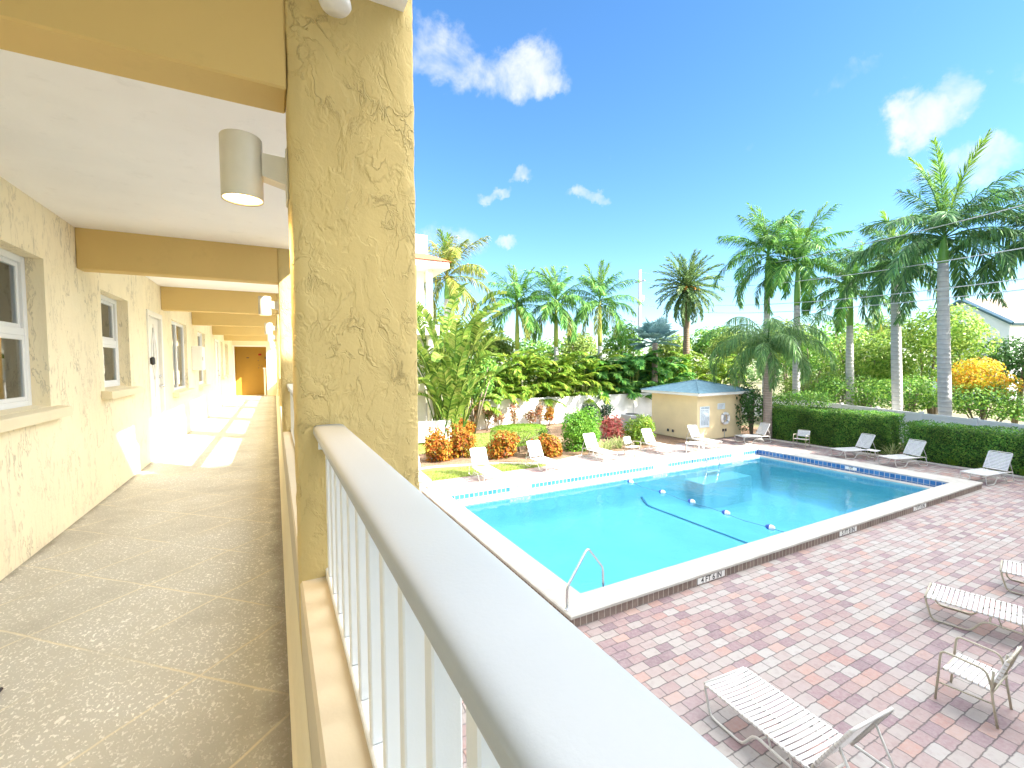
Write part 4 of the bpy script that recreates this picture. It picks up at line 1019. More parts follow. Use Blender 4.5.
# ------------------------------------------------------------------ utility pole and wires
pp = at(640, 270, 60)
r = thing('utility_pole', (pp.x, pp.y, 0), 'tall pale utility pole rising behind the palms', 'utility pole')
w = MB(); w.tube([(0, 0, 0), (0, 0, pp.z)], [.26, .2], 10); w.build('pole', M['timber'], r, True, world=False)
w = MB(); w.box(-.06, .06, -.9, .9, pp.z-1.6, pp.z-1.45); w.build('crossarm', M['timber'], r, world=False)
w = MB(); w.lathe([(0, pp.z-4.2), (.22, pp.z-4.15), (.24, pp.z-3.4), (0, pp.z-3.3)], 10, .45, 0); w.build('transformer', M['grey'], r, True, world=False)
for (a, b_, lab) in ((((pp.x, pp.y, pp.z-.3)), at(1150, 172, 12.5), 'topmost cable sloping across the palms from the pole'), ((pp.x, pp.y, pp.z-1.5), at(1150, 226, 12.5), 'second cable from the top across the palms'),
        ((pp.x, pp.y, pp.z-3.5), at(1150, 262, 12.5), 'third cable down, crossing in front of the royal palm trunks'), ((pp.x, pp.y, pp.z-4.4), at(1150, 274, 12.5), 'lowest cable crossing in front of the royal palm trunks')):
    a = Vector(a); w = MB(); w.tube([a.lerp(b_, t/24)-Vector((0, 0, 1.2*4*(t/24)*(1-t/24))) for t in range(25)], .02, 5)
    tag(w.build('power_line', M['wire']), lab, 'cable', 'cables strung from the utility pole')
# ------------------------------------------------------------------ plants
UPZ = Vector((0, 0, 1))
def frond(mb, o, az, el, L_, droop, nl, ll, lw, hang, rng, fwd=.5, pet=.14, rr=.03, plume=.35, stem=True):
    p = Vector(o); n = 14; pts = [p.copy()]; tans = []
    h = Vector((math.cos(az), math.sin(az), 0)); bend = rng.uniform(-.25, .25)
    for i in range(n):
        t = (i+.5)/n; e = el-droop*t**1.35; hh = (h+Vector((-h.y, h.x, 0))*bend*t).normalized()
        d = hh*math.cos(e)+UPZ*math.sin(e); p = p+d*(L_/n); pts.append(p.copy()); tans.append(d)
    if stem: mb.tube(pts, [rr*(1-.85*i/n)+.004 for i in range(n+1)], 4, False)
    for k in range(nl):
        t = pet+(1-pet)*(k+rng.random()*.6)/nl; i = min(int(t*n), n-1); u = t*n-i
        b = pts[i].lerp(pts[i+1], u); T = tans[i]; S = T.cross(UPZ)
        S = S.normalized() if S.length > .05 else Vector((-h.y, h.x, 0)); Nn = S.cross(T)
        tt = (t-pet)/(1-pet); ln = ll*(math.sin(PI*(.1+.82*tt))**.7)*rng.uniform(.85, 1.1)
        for s in (-1, 1):
            d = (S*s*(1-fwd*.5)+T*(fwd+.5*tt)+Nn*rng.uniform(-plume, plume)).normalized()
            d2 = (d+Vector((0, 0, -hang*rng.uniform(.6, 1.3)))).normalized(); d3 = (d2+Vector((0, 0, -hang))).normalized()
            w = (T*.8+Nn*rng.uniform(-.5, .5)-d*T.dot(d)).normalized()*lw*.5
            m1 = b+d2*ln*.45; m2 = m1+d3*ln*.55
            v0 = len(mb.v); mb.v += [tuple(b-w*.5), tuple(b+w*.5), tuple(m1+w), tuple(m1-w), tuple(m2)]
            mb.f += [(v0, v0+1, v0+2, v0+3), (v0+3, v0+2, v0+4)]
def royal(name, cpx, cpy, d, label, shaft_h, L_, nf, seed, group, mat='frond', basepx=None, tr=.24, shaft='shaft', trunk='royal_trunk', ll=.9, lw=.054, els=None, spear=True, trunkz=None, hang=.45, base=None, clump=1, droop=(1.3, 2.1), old=0, sp=.8):
    rng = random.Random(seed); C_ = at(cpx, cpy, d)
    B_ = Vector((C_.x, C_.y, 0)) if basepx is None else Vector((at(basepx[0], basepx[1], d).x, at(basepx[0], basepx[1], d).y, 0))
    r = thing(name, tuple(B_), label, 'palm tree', group); z0 = C_.z-shaft_h
    sb = Vector((C_.x, C_.y, z0)); mid = B_.lerp(sb, .5)+Vector((rng.uniform(-.1, .1), rng.uniform(-.1, .1), 0))
    P = []; 
    for i in range(13): t = i/12; P.append(B_*(1-t)**2+mid*2*t*(1-t)+sb*t*t)
    w = MB(); w.tube(P, [tr*(1.18 if i == 0 else 1.0+.10*math.sin(i/12*PI)-.18*i/12) for i in range(13)], 14); w.build('trunk', M[trunk], r, True)
    if shaft_h > .25:
        w = MB(); q = [sb.lerp(C_, t/6)+UPZ*.002 for t in range(7)]; w.tube(q, [tr*.80, tr*.88, tr*.85, tr*.74, tr*.6, tr*.46, tr*.3], 12); w.build('crownshaft', M[shaft], r, True)
    w = MB()
    for k in range(nf):
        az = k*2.39996+rng.uniform(-.3, .3); f = (k+.5)/nf
        el = (1.42-1.8*f**1.1 if els is None else els[0]+(els[1]-els[0])*f)+rng.uniform(-.12, .12)
        frond(w, C_-UPZ*.25*shaft_h*f*.5, az, el, L_*rng.uniform(.85, 1.08)*(.75+.5*min(f*2, .5)), rng.uniform(*droop)*(.5+.6*f), int(58*max(1, L_/3)), ll, lw, hang, rng, plume=.6)
    w.build('crown', M[mat], r)
    if spear:
        w = MB()
        for k in range(3): frond(w, C_+UPZ*.05, rng.uniform(0, 6.28), 1.5-.12*k, L_*sp*rng.uniform(.8, 1.05), rng.uniform(.2, .6), int(60*sp), ll*.75, lw, .2, rng, fwd=.9)
        w.build('new_leaves', M['frondnew'], r)
    if old:
        w = MB()
        for k in range(old): frond(w, C_-UPZ*.15, rng.uniform(0, 6.28), -.55, L_*.85, 1.1, 40, ll, lw, .6, rng)
        w.build('old_fronds', M['frondyel'], r)
    return r
GR = 'royal palms behind the fence'
royal('royal_palm', 944, 236, 20.5, 'tall royal palm with the thick pale trunk nearest the gabled house, highest crown', 1.25, 3.9, 23, 5, GR, basepx=(948, 396), tr=.235, mat='frondteal', sp=1.15)
royal('royal_palm', 896, 262, 24, 'royal palm with a thick grey trunk and hanging fronds half behind the highest crown', 1.2, 3.6, 21, 12, GR, basepx=(900, 385), tr=.23, mat='frondteal', hang=.6, els=(1.3, -.6))
royal('royal_palm', 851, 288, 28.5, 'shorter royal palm with a bright green crownshaft and one yellowing frond', 2.4, 3.7, 20, 21, GR, basepx=(852, 385), tr=.22, old=2, mat='frond')
royal('royal_palm', 798, 260, 29.5, 'royal palm whose crown lies over its twin, with one frond shooting upright', 3.0, 4.3, 23, 33, GR, basepx=(797, 390), tr=.22, mat='frond')
royal('royal_palm', 768, 252, 31, 'royal palm rising right behind the drooping hut palm, yellow-green centre', 2.6, 4.3, 23, 44, GR, basepx=(766, 390), tr=.22, mat='frond')
royal('royal_palm', 1042, 238, 19.5, 'royal palm at the picture edge showing only its hanging fronds', 1.2, 3.6, 26, 51, GR, tr=.26, mat='frondteal', hang=.6)
GL = 'palms behind the lime hedge of areca'
for (x, y, d, l, sd) in ((517, 302, 32, 'green palm with arching fronds, first from the white building behind the areca hedge', 61), (556, 300, 32.5, 'green palm with pinkish seed heads in the middle of the three behind the areca hedge', 62), (600, 300, 33, 'green palm with a leaning low frond, nearest the utility pole', 63)):
    royal('bottle_palm', x, y, d, l, 3.4, 3.5, 19, sd, GL, tr=.19, shaft='shafty', mat='frond', ll=.9, lw=.05, old=3, hang=.5)
royal('royal_palm', 447, 276, 29, 'tall yellow-green palm rising above the big paddle leaves by the white building', 1.5, 3.6, 20, 71, GR, tr=.24, mat='frondyel', hang=.5, ll=.95, lw=.055)
# date palm
rng = random.Random(81); C_ = at(687, 290, 40); r = thing('date_palm', (C_.x, C_.y, 0), 'round-headed date palm with orange stalks standing apart by the utility pole', 'palm tree')
w = MB(); w.tube([(C_.x, C_.y, C_.z*t/10) for t in range(11)], [.29-.03*t/10+.03*(t % 2) for t in range(11)], 12); w.build('trunk', M['date_trunk'], r, True)
w = MB()
for k in range(84):
    f = (k+.5)/84; frond(w, C_+UPZ*.2, k*2.39996, 1.45-2.5*f, 3.4*rng.uniform(.85, 1.08), .55+.5*f, 44, .55, .06, .08, rng, fwd=.8, pet=.12, plume=.5)
w.build('crown', M['datef'], r)
w = MB()
for k in range(9): frond(w, C_+UPZ*.1, k*.75, .5, 1.25, 1.6, 16, .28, .04, .3, rng, pet=.45)
w.build('fruit_stalks', M['fruit'], r)
# queen palm over the hut
rng = random.Random(91); C_ = at(768, 348, 23.5); B_ = Vector((C_.x+.1, C_.y, 0))
r = thing('queen_palm', tuple(B_), 'slender palm with long drooping feathery fronds hanging over the hut roof', 'palm tree')
w = MB(); w.tube([B_.lerp(C_, t/10) for t in range(11)], [.23-.05*t/10 for t in range(11)], 12); w.build('trunk', M['queen_trunk'], r, True)
w = MB()
for k in range(26):
    f = (k+.5)/26; frond(w, C_, k*2.39996+.4, 1.35-1.3*f, 3.6*rng.uniform(.85, 1.1), 1.9+.6*f, 80, .85, .036, .8, rng, plume=.9, pet=.1)
w.build('crown', M['queenf'], r)

def at_y(x, y, Y):
    r = FW*F+RT*(x-512)-UP*(y-384); return CAM+r*(Y/r.y)
def dep(p): return (p-CAM).dot(FW)
def areca(cpx, d, hz, label, seed, mat, nf=26, L_=2.6, spread=.8, cat='palm clump', ll=.55, lw=.07, y=None):
    rng = random.Random(seed); p = at_y(cpx, 380, d); r = thing('areca_palm', (p.x, p.y, 0), label, cat, 'leafy palm clumps behind the white fence'); w = MB(); st = MB()
    for k in range(nf):
        a = rng.uniform(0, 6.28); q = Vector((p.x+rng.uniform(-.9, .9), p.y+rng.uniform(-.3, .6), 0)); h = hz*rng.uniform(.15, .82); top = q+Vector((math.cos(a)*.3*spread, math.sin(a)*.3*spread, h))
        st.tube([q, q.lerp(top, .5), top], [.045, .04, .025], 5); frond(w, top, a, rng.uniform(.7, 1.4), L_*rng.uniform(.6, .9), rng.uniform(1.2, 2.0), 24, ll, lw, .25, rng, fwd=.7, pet=.1, plume=.25)
    st.build('stems', M['shafty'], r, True); w.build('crown', M[mat], r)
for i, (x, d, h, l, mt) in enumerate(((487, 26.2, 4.1, 'lime areca clump at the end of the areca hedge beside the paddle leaves', 'areca'), (512, 26.5, 4.5, 'lime areca clump below the first of the three green palms', 'areca'), (537, 26.1, 4.7, 'lime yellow areca clump between the first two of the three green palms', 'areca'),
        (563, 26.4, 4.7, 'lime areca clump below the middle one of the three green palms', 'areca'), (588, 26.2, 4.6, 'green areca clump just before the third of the three green palms', 'areca'), (612, 26.5, 4.7, 'dark green broad-leaved clump below the palm with the leaning frond', 'arecadk'),
        (637, 26.2, 4.5, 'dark green broad-leaved clump under the utility pole', 'arecadk'), (660, 26.5, 4.4, 'darkest green clump between the utility pole and the date palm', 'arecadk'), (690, 26.4, 4.5, 'lime areca clump with yellow old leaves behind the hut roof', 'areca'), (715, 26.6, 4.7, 'lime areca clump below the date palm, behind the hut', 'areca'))):
    areca(x, d, h, l, 100+i, mt, 64, 2.9, 1.5, ll=.66 if mt == 'areca' else .85, lw=.10 if mt == 'areca' else .18)
# fan palm, silver blue
rng = random.Random(120); C_ = at(655, 343, 34); r = thing('fan_palm', (C_.x, C_.y, 0), 'silver blue fan palm between the utility pole and the date palm', 'palm tree')
w = MB(); w.tube([(C_.x, C_.y, 0), (C_.x, C_.y, C_.z)], [.25, .2], 10); w.build('trunk', M['queen_trunk'], r, True)
w = MB()
def fan(w, o, az, el, pet, rad, rng, n=22):
    d = Vector((math.cos(az)*math.cos(el), math.sin(az)*math.cos(el), math.sin(el))); c = Vector(o)+d*pet; S = d.cross(UPZ).normalized(); Nn = S.cross(d)
    w.tube([o, c], [.03, .02], 4)
    for k in range(n):
        a = -2.1+4.2*k/(n-1); q = d*math.cos(a)+S*math.sin(a); q = (q+Nn*.18*abs(math.sin(a))).normalized(); t = (d*math.sin(-a)+S*math.cos(a))*rad*.085; l = rad*rng.uniform(.85, 1.05)*(1-.2*abs(a)/2.1)
        m_ = c+q*l*.65; e_ = c+q*l-UPZ*.1*l; v0 = len(w.v); w.v += [tuple(c), tuple(m_+t), tuple(e_), tuple(m_-t)]; w.f += [(v0, v0+1, v0+2, v0+3)]
for k in range(20): f = k/20; fan(w, C_, k*2.39996, 1.3-1.6*f, rng.uniform(.9, 1.3), 1.15, rng)
w.build('crown', M['bismarck'], r)
# paddle-leaved clump (giant bird of paradise)
def paddle(w, o, az, el, pet, L_, W_, droop, rng):
    p = Vector(o); h = Vector((math.cos(az), math.sin(az), 0)); pts = [p.copy()]; n = 20
    for i in range(n):
        t = (i+.5)/n; s = pet/ (pet+L_); e = el-(droop*max(0, (t-s)/(1-s))**1.5+.25*t); d = h*math.cos(e)+UPZ*math.sin(e); p = p+d*((pet+L_)/n); pts.append(p.copy())
    w.tube(pts, [.04*(1-.8*i/n)+.004 for i in range(n+1)], 5, False)
    s0 = int(n*pet/(pet+L_)); S = Vector((-h.y, h.x, 0)); S = (S+UPZ*rng.uniform(-.5, .5)).normalized(); ang = rng.uniform(.2, .6); mm = 26
    for sg in (-1, 1):
        for k in range(mm):
            if rng.random() < .12: continue
            ta, tb = k/mm, (k+rng.choice((.72, .98, .98)))/mm
            def P(t): x = s0+(n-s0)*t; i = min(int(x), n-1); return pts[i].lerp(pts[i+1], x-i), (pts[i+1]-pts[i]).normalized()
            wa = W_*math.sin(PI*(.07+.86*ta))**.6; wb = W_*math.sin(PI*(.07+.86*tb))**.6; (pa, Ta), (pb, Tb) = P(ta), P(tb)
            oa = (S*sg*math.cos(ang)+UPZ*math.sin(ang)-Ta*(-.35)).normalized(); dr = UPZ*-.25
            qa, qb = pa+oa*wa*.6, pb+oa*wb*.6; ea, eb = qa+(oa+dr).normalized()*wa*.4, qb+(oa+dr).normalized()*wb*.4
            v0 = len(w.v); w.v += [tuple(v) for v in (pa, pb, qb, qa, eb, ea)]; w.f += [(v0, v0+1, v0+2, v0+3), (v0+3, v0+2, v0+4, v0+5)]
def bird(cpx, d, hh, label, seed, nl, sp):
    rng = random.Random(seed); p = at(cpx, 400, d); r = thing('bird_of_paradise_plant', (p.x, p.y, 0), label, 'plant', 'paddle-leaved plants by the white building'); w = MB()
    for k in range(nl):
        a = rng.uniform(0, 6.28); q = Vector((p.x+rng.uniform(-sp, sp), p.y+rng.uniform(-.5, .5), rng.uniform(0, .6)*hh*.3)); paddle(w, q, a, rng.uniform(1.15, 1.5), hh*rng.uniform(.25, .62), rng.uniform(2.0, 2.9), .42, rng.uniform(.3, 1.7), rng)
    w.build('leaves', M['paddle'], r)
bird(444, 24.4, 8.8, 'tall clump of torn paddle leaves hard against the white building', 131, 36, .5)
bird(458, 25.4, 7.4, 'tall clump of paddle leaves leaning away behind the one at the white building', 132, 28, .5)
bird(452, 23.6, 3.4, 'lower clump of bending banana-like leaves in front of the fence', 133, 16, .6)

# broad-leaved crowns: many small leaves in lumpy clumps
def leaf(w, p, n, s, rng, ar=.5):
    t = Vector((rng.gauss(0, 1), rng.gauss(0, 1), rng.gauss(0, 1))); t = (t-n*t.dot(n))
    if t.length < 1e-4: return
    t.normalize(); b = n.cross(t); l = s*rng.uniform(.7, 1.3); k = l*ar; f = n*(l*.12)
    v0 = len(w.v); w.v += [tuple(p), tuple(p+t*l*.5+b*k*.5+f), tuple(p+t*l), tuple(p+t*l*.5-b*k*.5+f)]; w.f.append((v0, v0+1, v0+2, v0+3))
def blob(w, c, rad, n, s, rng, lumps=9, ar=.55, fill=.25, low=-.75):
    cl = []
    for k in range(lumps):
        th = rng.uniform(0, 6.28); u = rng.uniform(low, 1); q = math.sqrt(max(0, 1-u*u)); f = rng.uniform(.45, .72)
        cl.append((Vector((c[0]+rad[0]*q*math.cos(th)*f, c[1]+rad[1]*q*math.sin(th)*f, c[2]+rad[2]*u*f)), rng.uniform(.34, .58)))
    cl.append((Vector(c), .72)); tot = sum(k[1]**2 for k in cl)
    for (cc, rr) in cl:
        for _ in range(int(n*rr*rr/tot)):
            d = Vector((rng.gauss(0, 1), rng.gauss(0, 1), rng.gauss(0, 1))).normalized()
            rho = rr*(1-fill*rng.random()**1.5)*(1+.14*mnoise.noise(Vector(d)*3+cc))
            p = cc+Vector((d.x*rad[0]*rho, d.y*rad[1]*rho, d.z*rad[2]*rho))
            if p.z < .02: continue
            nn = (d+Vector((rng.uniform(-.7, .7), rng.uniform(-.7, .7), rng.uniform(-.2, 1)))).normalized(); leaf(w, p, nn, s, rng, ar)
def bush(name, c, rad, n, s, mat, label, cat, seed, group=None, trunk=True, **kw):
    rng = random.Random(seed); r = thing(name, (c[0], c[1], 0), label, cat, group); w = MB(); blob(w, c, rad, n, s, rng, **kw); w.build('crown', M[mat], r)
    t = MB(); b0 = Vector((c[0], c[1], 0))
    for k in range(5 if trunk else 3):
        e_ = Vector((c[0]+rng.uniform(-.6, .6)*rad[0], c[1]+rng.uniform(-.6, .6)*rad[1], c[2]+rng.uniform(-.1, .5)*rad[2])); m_ = b0.lerp(e_, .5)+Vector((rng.uniform(-.1, .1)*rad[0], rng.uniform(-.1, .1)*rad[1], 0)); q = max(.012, .05*min(rad[2], 2.2)); t.tube([b0, m_, e_], [q, q*.7, q*.3], 6)
    t.build('trunk' if trunk else 'stems', M['bark'], r, True); return r
def bush_px(name, x, y, d, rx, ry, n, s, mat, label, cat, seed, group=None, rdepth=None, **kw):
    c = at(x, y, d); k = d/F; return bush(name, tuple(c), (rx*k, rdepth or rx*k*.8, ry*k), n, s, mat, label, cat, seed, group, **kw)
GT = 'trees and shrubs beyond the fence'
bush_px('sea_grape', 868, 362, 31, 45, 42, 5200, .22, 'seagrape', 'yellow-green leafy tree between the two thick palm trunks and the shorter one', 'tree', 201, GT)
bush_px('sea_grape', 935, 352, 28.5, 62, 44, 7000, .22, 'seagrape', 'big bright leafy tree filling the space behind the thickest palm trunk, below the gabled house', 'tree', 202, GT)
bush_px('broad_tree', 1018, 362, 27, 34, 34, 3600, .19, 'shrubdk', 'dark green tree at the picture edge below the gabled house', 'tree', 203, GT)
bush_px('flowering_shrub', 980, 378, 23.6, 36, 21, 4200, .14, 'flower', 'shrub covered in yellow and orange blooms beside the thickest palm trunk', 'shrub', 204)
bush_px('fence_shrub', 985, 402, 23.5, 55, 20, 4200, .15, 'shrub', 'green shrub over the fence below the yellow and orange blooms', 'shrub', 205, GT)
bush_px('fence_shrub', 905, 395, 26, 46, 24, 4600, .15, 'shrub', 'green shrub over the fence around the two thick palm trunks', 'shrub', 206, GT)
bush_px('fence_shrub', 842, 393, 29, 36, 24, 3600, .16, 'shrub', 'green shrub over the fence at the foot of the shorter royal palm', 'shrub', 207, GT)
bush_px('broad_tree', 812, 368, 34, 36, 38, 4200, .2, 'shrub', 'mid green tree behind the drooping hut palm', 'tree', 208, GT)
bush_px('fence_shrub', 805, 386, 31, 30, 18, 2600, .14, 'lighttree', 'pale yellow-green shrub over the fence right of the drooping hut palm', 'shrub', 213, GT)
bush_px('broad_tree', 735, 345, 44, 34, 22, 3000, .34, 'lighttree', 'light green tree top between the date palm and the drooping hut palm', 'tree', 209, GT)
bush_px('broad_tree', 790, 345, 42, 40, 26, 3200, .32, 'lighttree', 'light green tree top far behind the twin royal palms', 'tree', 210, GT)
bush_px('broad_tree', 498, 352, 34, 22, 16, 1800, .26, 'lighttree', 'yellowish tree top behind the paddle leaves and the first green palm', 'tree', 211, GT)
bush_px('broad_tree', 1075, 372, 22, 40, 40, 2600, .18, 'shrub', 'leafy tree at the very edge of the picture over the fence', 'tree', 212, GT)
bush_px('broad_tree', 474, 378, 25.9, 26, 26, 3200, .17, 'shrub', 'bushy green shrub with a few yellow leaves between the paddle leaves and the areca hedge', 'shrub', 214, GT)
bush_px('broad_tree', 440, 345, 33, 40, 50, 4200, .25, 'areca', 'bright green tree behind the paddle leaves by the white building', 'tree', 215, GT)
bush_px('broad_tree', 752, 405, 24.6, 18, 26, 1600, .15, 'shrubdk', 'dark shrub in the shady gap between the hut and the hedge', 'shrub', 216, GT)
for i, (x, y, d, rx, ry, mt, l) in enumerate(((478, 345, 40, 26, 24, 'lighttree', 'soft green tree top behind the first green palm and the paddle leaves'), (535, 352, 46, 30, 18, 'shrub', 'low green tree top seen between the first two green palms'), (580, 350, 48, 26, 20, 'lighttree', 'low green tree top seen between the last two green palms'),
        (624, 346, 44, 24, 24, 'shrub', 'green tree top behind the palm with the leaning frond'), (668, 350, 50, 24, 18, 'lighttree', 'pale green tree top behind the silver blue fan palm'), (705, 340, 52, 26, 18, 'shrub', 'green tree top right behind the date palm trunk'),
        (835, 345, 46, 34, 26, 'shrub', 'green tree top behind the shorter royal palm trunk'), (885, 338, 48, 30, 28, 'lighttree', 'pale tree top between the shorter and the thick royal palm trunks'), (770, 352, 50, 26, 20, 'shrubdk', 'dark tree top behind the twin palm trunks'))):
    bush_px('broad_tree', x, y, d, rx, ry, 2000, .012*d*.62, mt, l, 'tree', 220+i, GT)
# hedges: leafy boxes
def hedge(x0, x1, y0, y1, h, label, seed, n):
    rng = random.Random(seed); r = thing('clipped_hedge', ((x0+x1)/2, (y0+y1)/2, 0), label, 'hedge'); w = MB()
    for _ in range(n):
        k = rng.random()
        if k < .55: p = Vector((x0, rng.uniform(y0, y1), rng.uniform(.03, h))); nn = Vector((-1, 0, 0))
        elif k < .83: p = Vector((rng.uniform(x0, x1), rng.uniform(y0, y1), h)); nn = UPZ.copy()
        else: p = Vector((rng.uniform(x0, x1), y1 if k > .93 else y0, rng.uniform(.03, h))); nn = Vector((0, 1 if k > .93 else -1, 0))
        o = .09*mnoise.noise(p*.9)+.06*mnoise.noise(p*3.1); p = p+nn*(o-abs(rng.gauss(0, .06))+.03); nn = (nn*.8+Vector((rng.uniform(-1, 1), rng.uniform(-1, 1), rng.uniform(-.4, 1)))).normalized(); leaf(w, p, nn, .075, rng, .55)
    w.build('foliage', M['hedge'], r)
    w = MB(); w.box(x0+.12, x1-.12, y0+.12, y1-.12, .02, h-.12, .1); w.build('inner_core', M['hedgecore'], r)  # solid dark core added so the leaves can't be seen through
hedge(23.25, 24.7, 9.35, 15.0, 1.72, 'clipped hedge with lighter leafy patches, beside the palm trunk and behind the small armchair', 301, 21000)
hedge(23.1, 24.5, -.5, 8.75, 1.5, 'long clipped hedge behind the two loungers at the deep end corner', 302, 26000)
bush_px('hedge_top_shrub', 800, 400, 25.2, 42, 9, 2400, .11, 'hedge', 'low shrub top showing over the back of the hedge with lighter patches', 'shrub', 303, trunk=False)
# garden in front of the white fence
GC = 'orange croton bushes in the beds'
def gb(name, x, y, d, rx, ry, n, s, mat, label, cat, seed, group=None, **kw):
    g = FW*F+RT*(x-512)-UP*(y+ry*.95-384); q = CAM+g*(-4.05/g.z); d = dep(q if q.y < 24.3 else at_y(x, y, 24.5))+.35*rx*d/F*(q.y < 24.3)
    return bush_px(name, x, y, d, rx, ry*1.08, n, s, mat, label, cat, seed, group, trunk=False, low=-1, **kw)
for (x, y, d, rx, ry, l, sd) in ((437, 447, 19.8, 17, 17, 'orange and yellow croton bush touching the big yellow column', 311), (461, 443, 19.6, 17, 17, 'orange croton bush in front of the white slatted enclosure', 312), (462, 428, 21, 12, 10, 'small orange croton behind the two by the enclosure', 316),
        (505, 446, 18.2, 17, 14, 'rust orange croton in front of the flat-topped clipped bush, first lounger side', 313), (551, 446, 18.0, 15, 13, 'bright orange croton between the clipped bush and the round bush', 314), (536, 449, 18.1, 9, 9, 'small orange croton half behind the second far lounger', 315)):
    gb('croton_bush', x, y, d, rx, ry, 1900, .16, 'croton', l, 'shrub', sd, GC, ar=.42)
def topi(x, y, d, rx, ry, label):
    rng = random.Random(321); d = 20.6; c = at(x, y, d); k = d/F; r = thing('clipped_bush', (c.x, c.y, 0), label, 'shrub'); w = MB()
    for _ in range(9000):
        a = rng.uniform(0, 6.28); u = rng.uniform(-1, 1); ce_ = abs(math.cos(a))**.6*math.copysign(1, math.cos(a)); q = math.copysign(abs(u)**.5, u)
        rr = (1-abs(q)**5)**.5; p = Vector((c.x+rx*k*math.cos(a)*rr, c.y+rx*k*.7*math.sin(a)*rr, c.z+ry*k*q)) if rng.random() < .55 else Vector((c.x+rx*k*math.cos(a)*rng.random()**.5, 0, 0))
        if p.z == 0: t = rng.random()**.5; p = Vector((c.x+rx*k*math.cos(a)*t, c.y+rx*k*.7*math.sin(a)*t, c.z+ry*k*(.97-.12*t**4)))
        n_ = (p-c).normalized(); leaf(w, p+n_*rng.gauss(0, .015), (n_+Vector((rng.uniform(-.8, .8), rng.uniform(-.8, .8), rng.uniform(0, 1)))).normalized(), .06, rng, .5)
    w.build('foliage', M['topiary'], r); w = MB(); w.tube([(c.x, c.y, 0), (c.x, c.y, c.z)], [.06, .04], 7)
    for q in range(10): a = q*.63; w.tube([(c.x, c.y, c.z*.4), (c.x+rx*k*.8*math.cos(a), c.y+rx*k*.55*math.sin(a), c.z)], [.03, .01], 5)
    w.build('stems', M['bark'], r, True)
topi(519, 435, 19.3, 30, 9, 'flat-topped clipped lime green bush above the rust orange croton')
gb('round_bush', 578, 429, 18.6, 25, 23, 7500, .10, 'round', 'tall round bright green bush behind the middle far lounger', 'shrub', 331, lumps=14, ar=.6, fill=.18)
gb('ti_plant', 610, 428, 19.2, 12, 11, 420, .42, 'ti', 'red and pink ti plant beside the round green bush', 'plant', 341, ar=.22)
gb('fern_shrub', 640, 432, 18.8, 16, 14, 1700, .28, 'areca', 'light green ferny shrub beside the hut', 'plant', 342, ar=.18)
gb('dark_shrub', 588, 413, 22.6, 11, 10, 700, .15, 'darkleaf', 'dark purple-green shrub against the fence behind the round bush', 'shrub', 343)
gb('dark_shrub', 606, 411, 22.8, 8, 9, 500, .15, 'darkleaf', 'dark leggy shrub against the fence by the red ti plant', 'shrub', 344)
gb('dark_shrub', 545, 437, 18.9, 8, 9, 500, .12, 'darkleaf', 'small dark shrub wedged between the clipped bush and the round bush', 'shrub', 345)
GK = 'copper shrubs along the white fence'
for i, (x, y, ry, l) in enumerate(((474, 413, 11, 'copper-leaved shrub nearest the paddle leaves along the fence'), (487, 412, 12, 'second copper-leaved shrub along the fence from the paddle leaves'), (499, 416, 7, 'short greyish copper shrub in the fence row'), (514, 412, 13, 'tallest copper-leaved shrub in the fence row, behind the clipped bush'), (531, 416, 8, 'short copper shrub behind the right end of the clipped bush'), (540, 411, 12, 'upright copper-leaved shrub near the round bush'), (549, 414, 9, 'bright orange small shrub in the fence row by the round bush'))):
    gb('copper_shrub', x, y, 23.4, 7 if i != 6 else 8, ry, 340 if i != 6 else 700, .15, 'cordy' if i != 6 else 'croton', l, 'shrub', 351+i, GK, ar=.45, fill=.8)
# strap-leaved plants
def tuft(x, y, R_, n, mat, label, seed, w_=.05):
    rng = random.Random(seed); r = thing('strap_leaf_plant', (x, y, 0), label, 'plant', 'spiky strap-leaved plants'); m_ = MB()
    for k in range(n):
        a = rng.uniform(0, 6.28); e = rng.uniform(.5, 1.45); h = Vector((math.cos(a), math.sin(a), 0)); p = Vector((x+rng.uniform(-.1, .1), y+rng.uniform(-.1, .1), 0)); S = Vector((-h.y, h.x, 0)); v0 = len(m_.v); l = R_*rng.uniform(.7, 1.1)
        for i in range(5):
            t = i/4; ww = w_*(1-t)**.6*.5+.002; m_.v += [tuple(p-S*ww), tuple(p+S*ww)]; ee = e-1.2*t*t; p = p+(h*math.cos(ee)+UPZ*math.sin(ee))*l/4
        m_.f += [(v0+2*i, v0+2*i+1, v0+2*i+3, v0+2*i+2) for i in range(4)]
    m_.build('leaves', M[mat], r)
for (x, y, l, sd) in ((13.6, 16.2, 'variegated spiky plant at the foot of the red ti plant', 361), (14.4, 16.4, 'variegated spiky plant under the light green ferny shrub', 362), (13.0, 15.9, 'variegated spiky plant beside the round bush', 363)): tuft(x, y, .75, 60, 'varieg', l, sd)
tuft(22.95, 9.1, .75, 40, 'varieg', 'spiky grey-green plant behind the small square table', 364)
for i, y in enumerate((7.2, 6.3, 5.3)): tuft(23.05, y, .45, 60, 'topiary', ['grassy tuft at the hedge foot, first from the gap', 'grassy tuft in the middle of the hedge foot', 'grassy tuft at the hedge foot near the corner lounger'][i], 371+i, .03)
# far wood closing the horizon
rng = random.Random(401); w = MB()
for k in range(46):
    a = R(-8)+R(112)*k/45; d = rng.uniform(85, 125); h = rng.uniform(4, 7.5); blob(w, (d*math.sin(a), d*math.cos(a), h*.45), (6, 6, h*.6), 420, .8, rng, 6)
tag(w.build('far_wood', M['farwood']), kind='stuff')

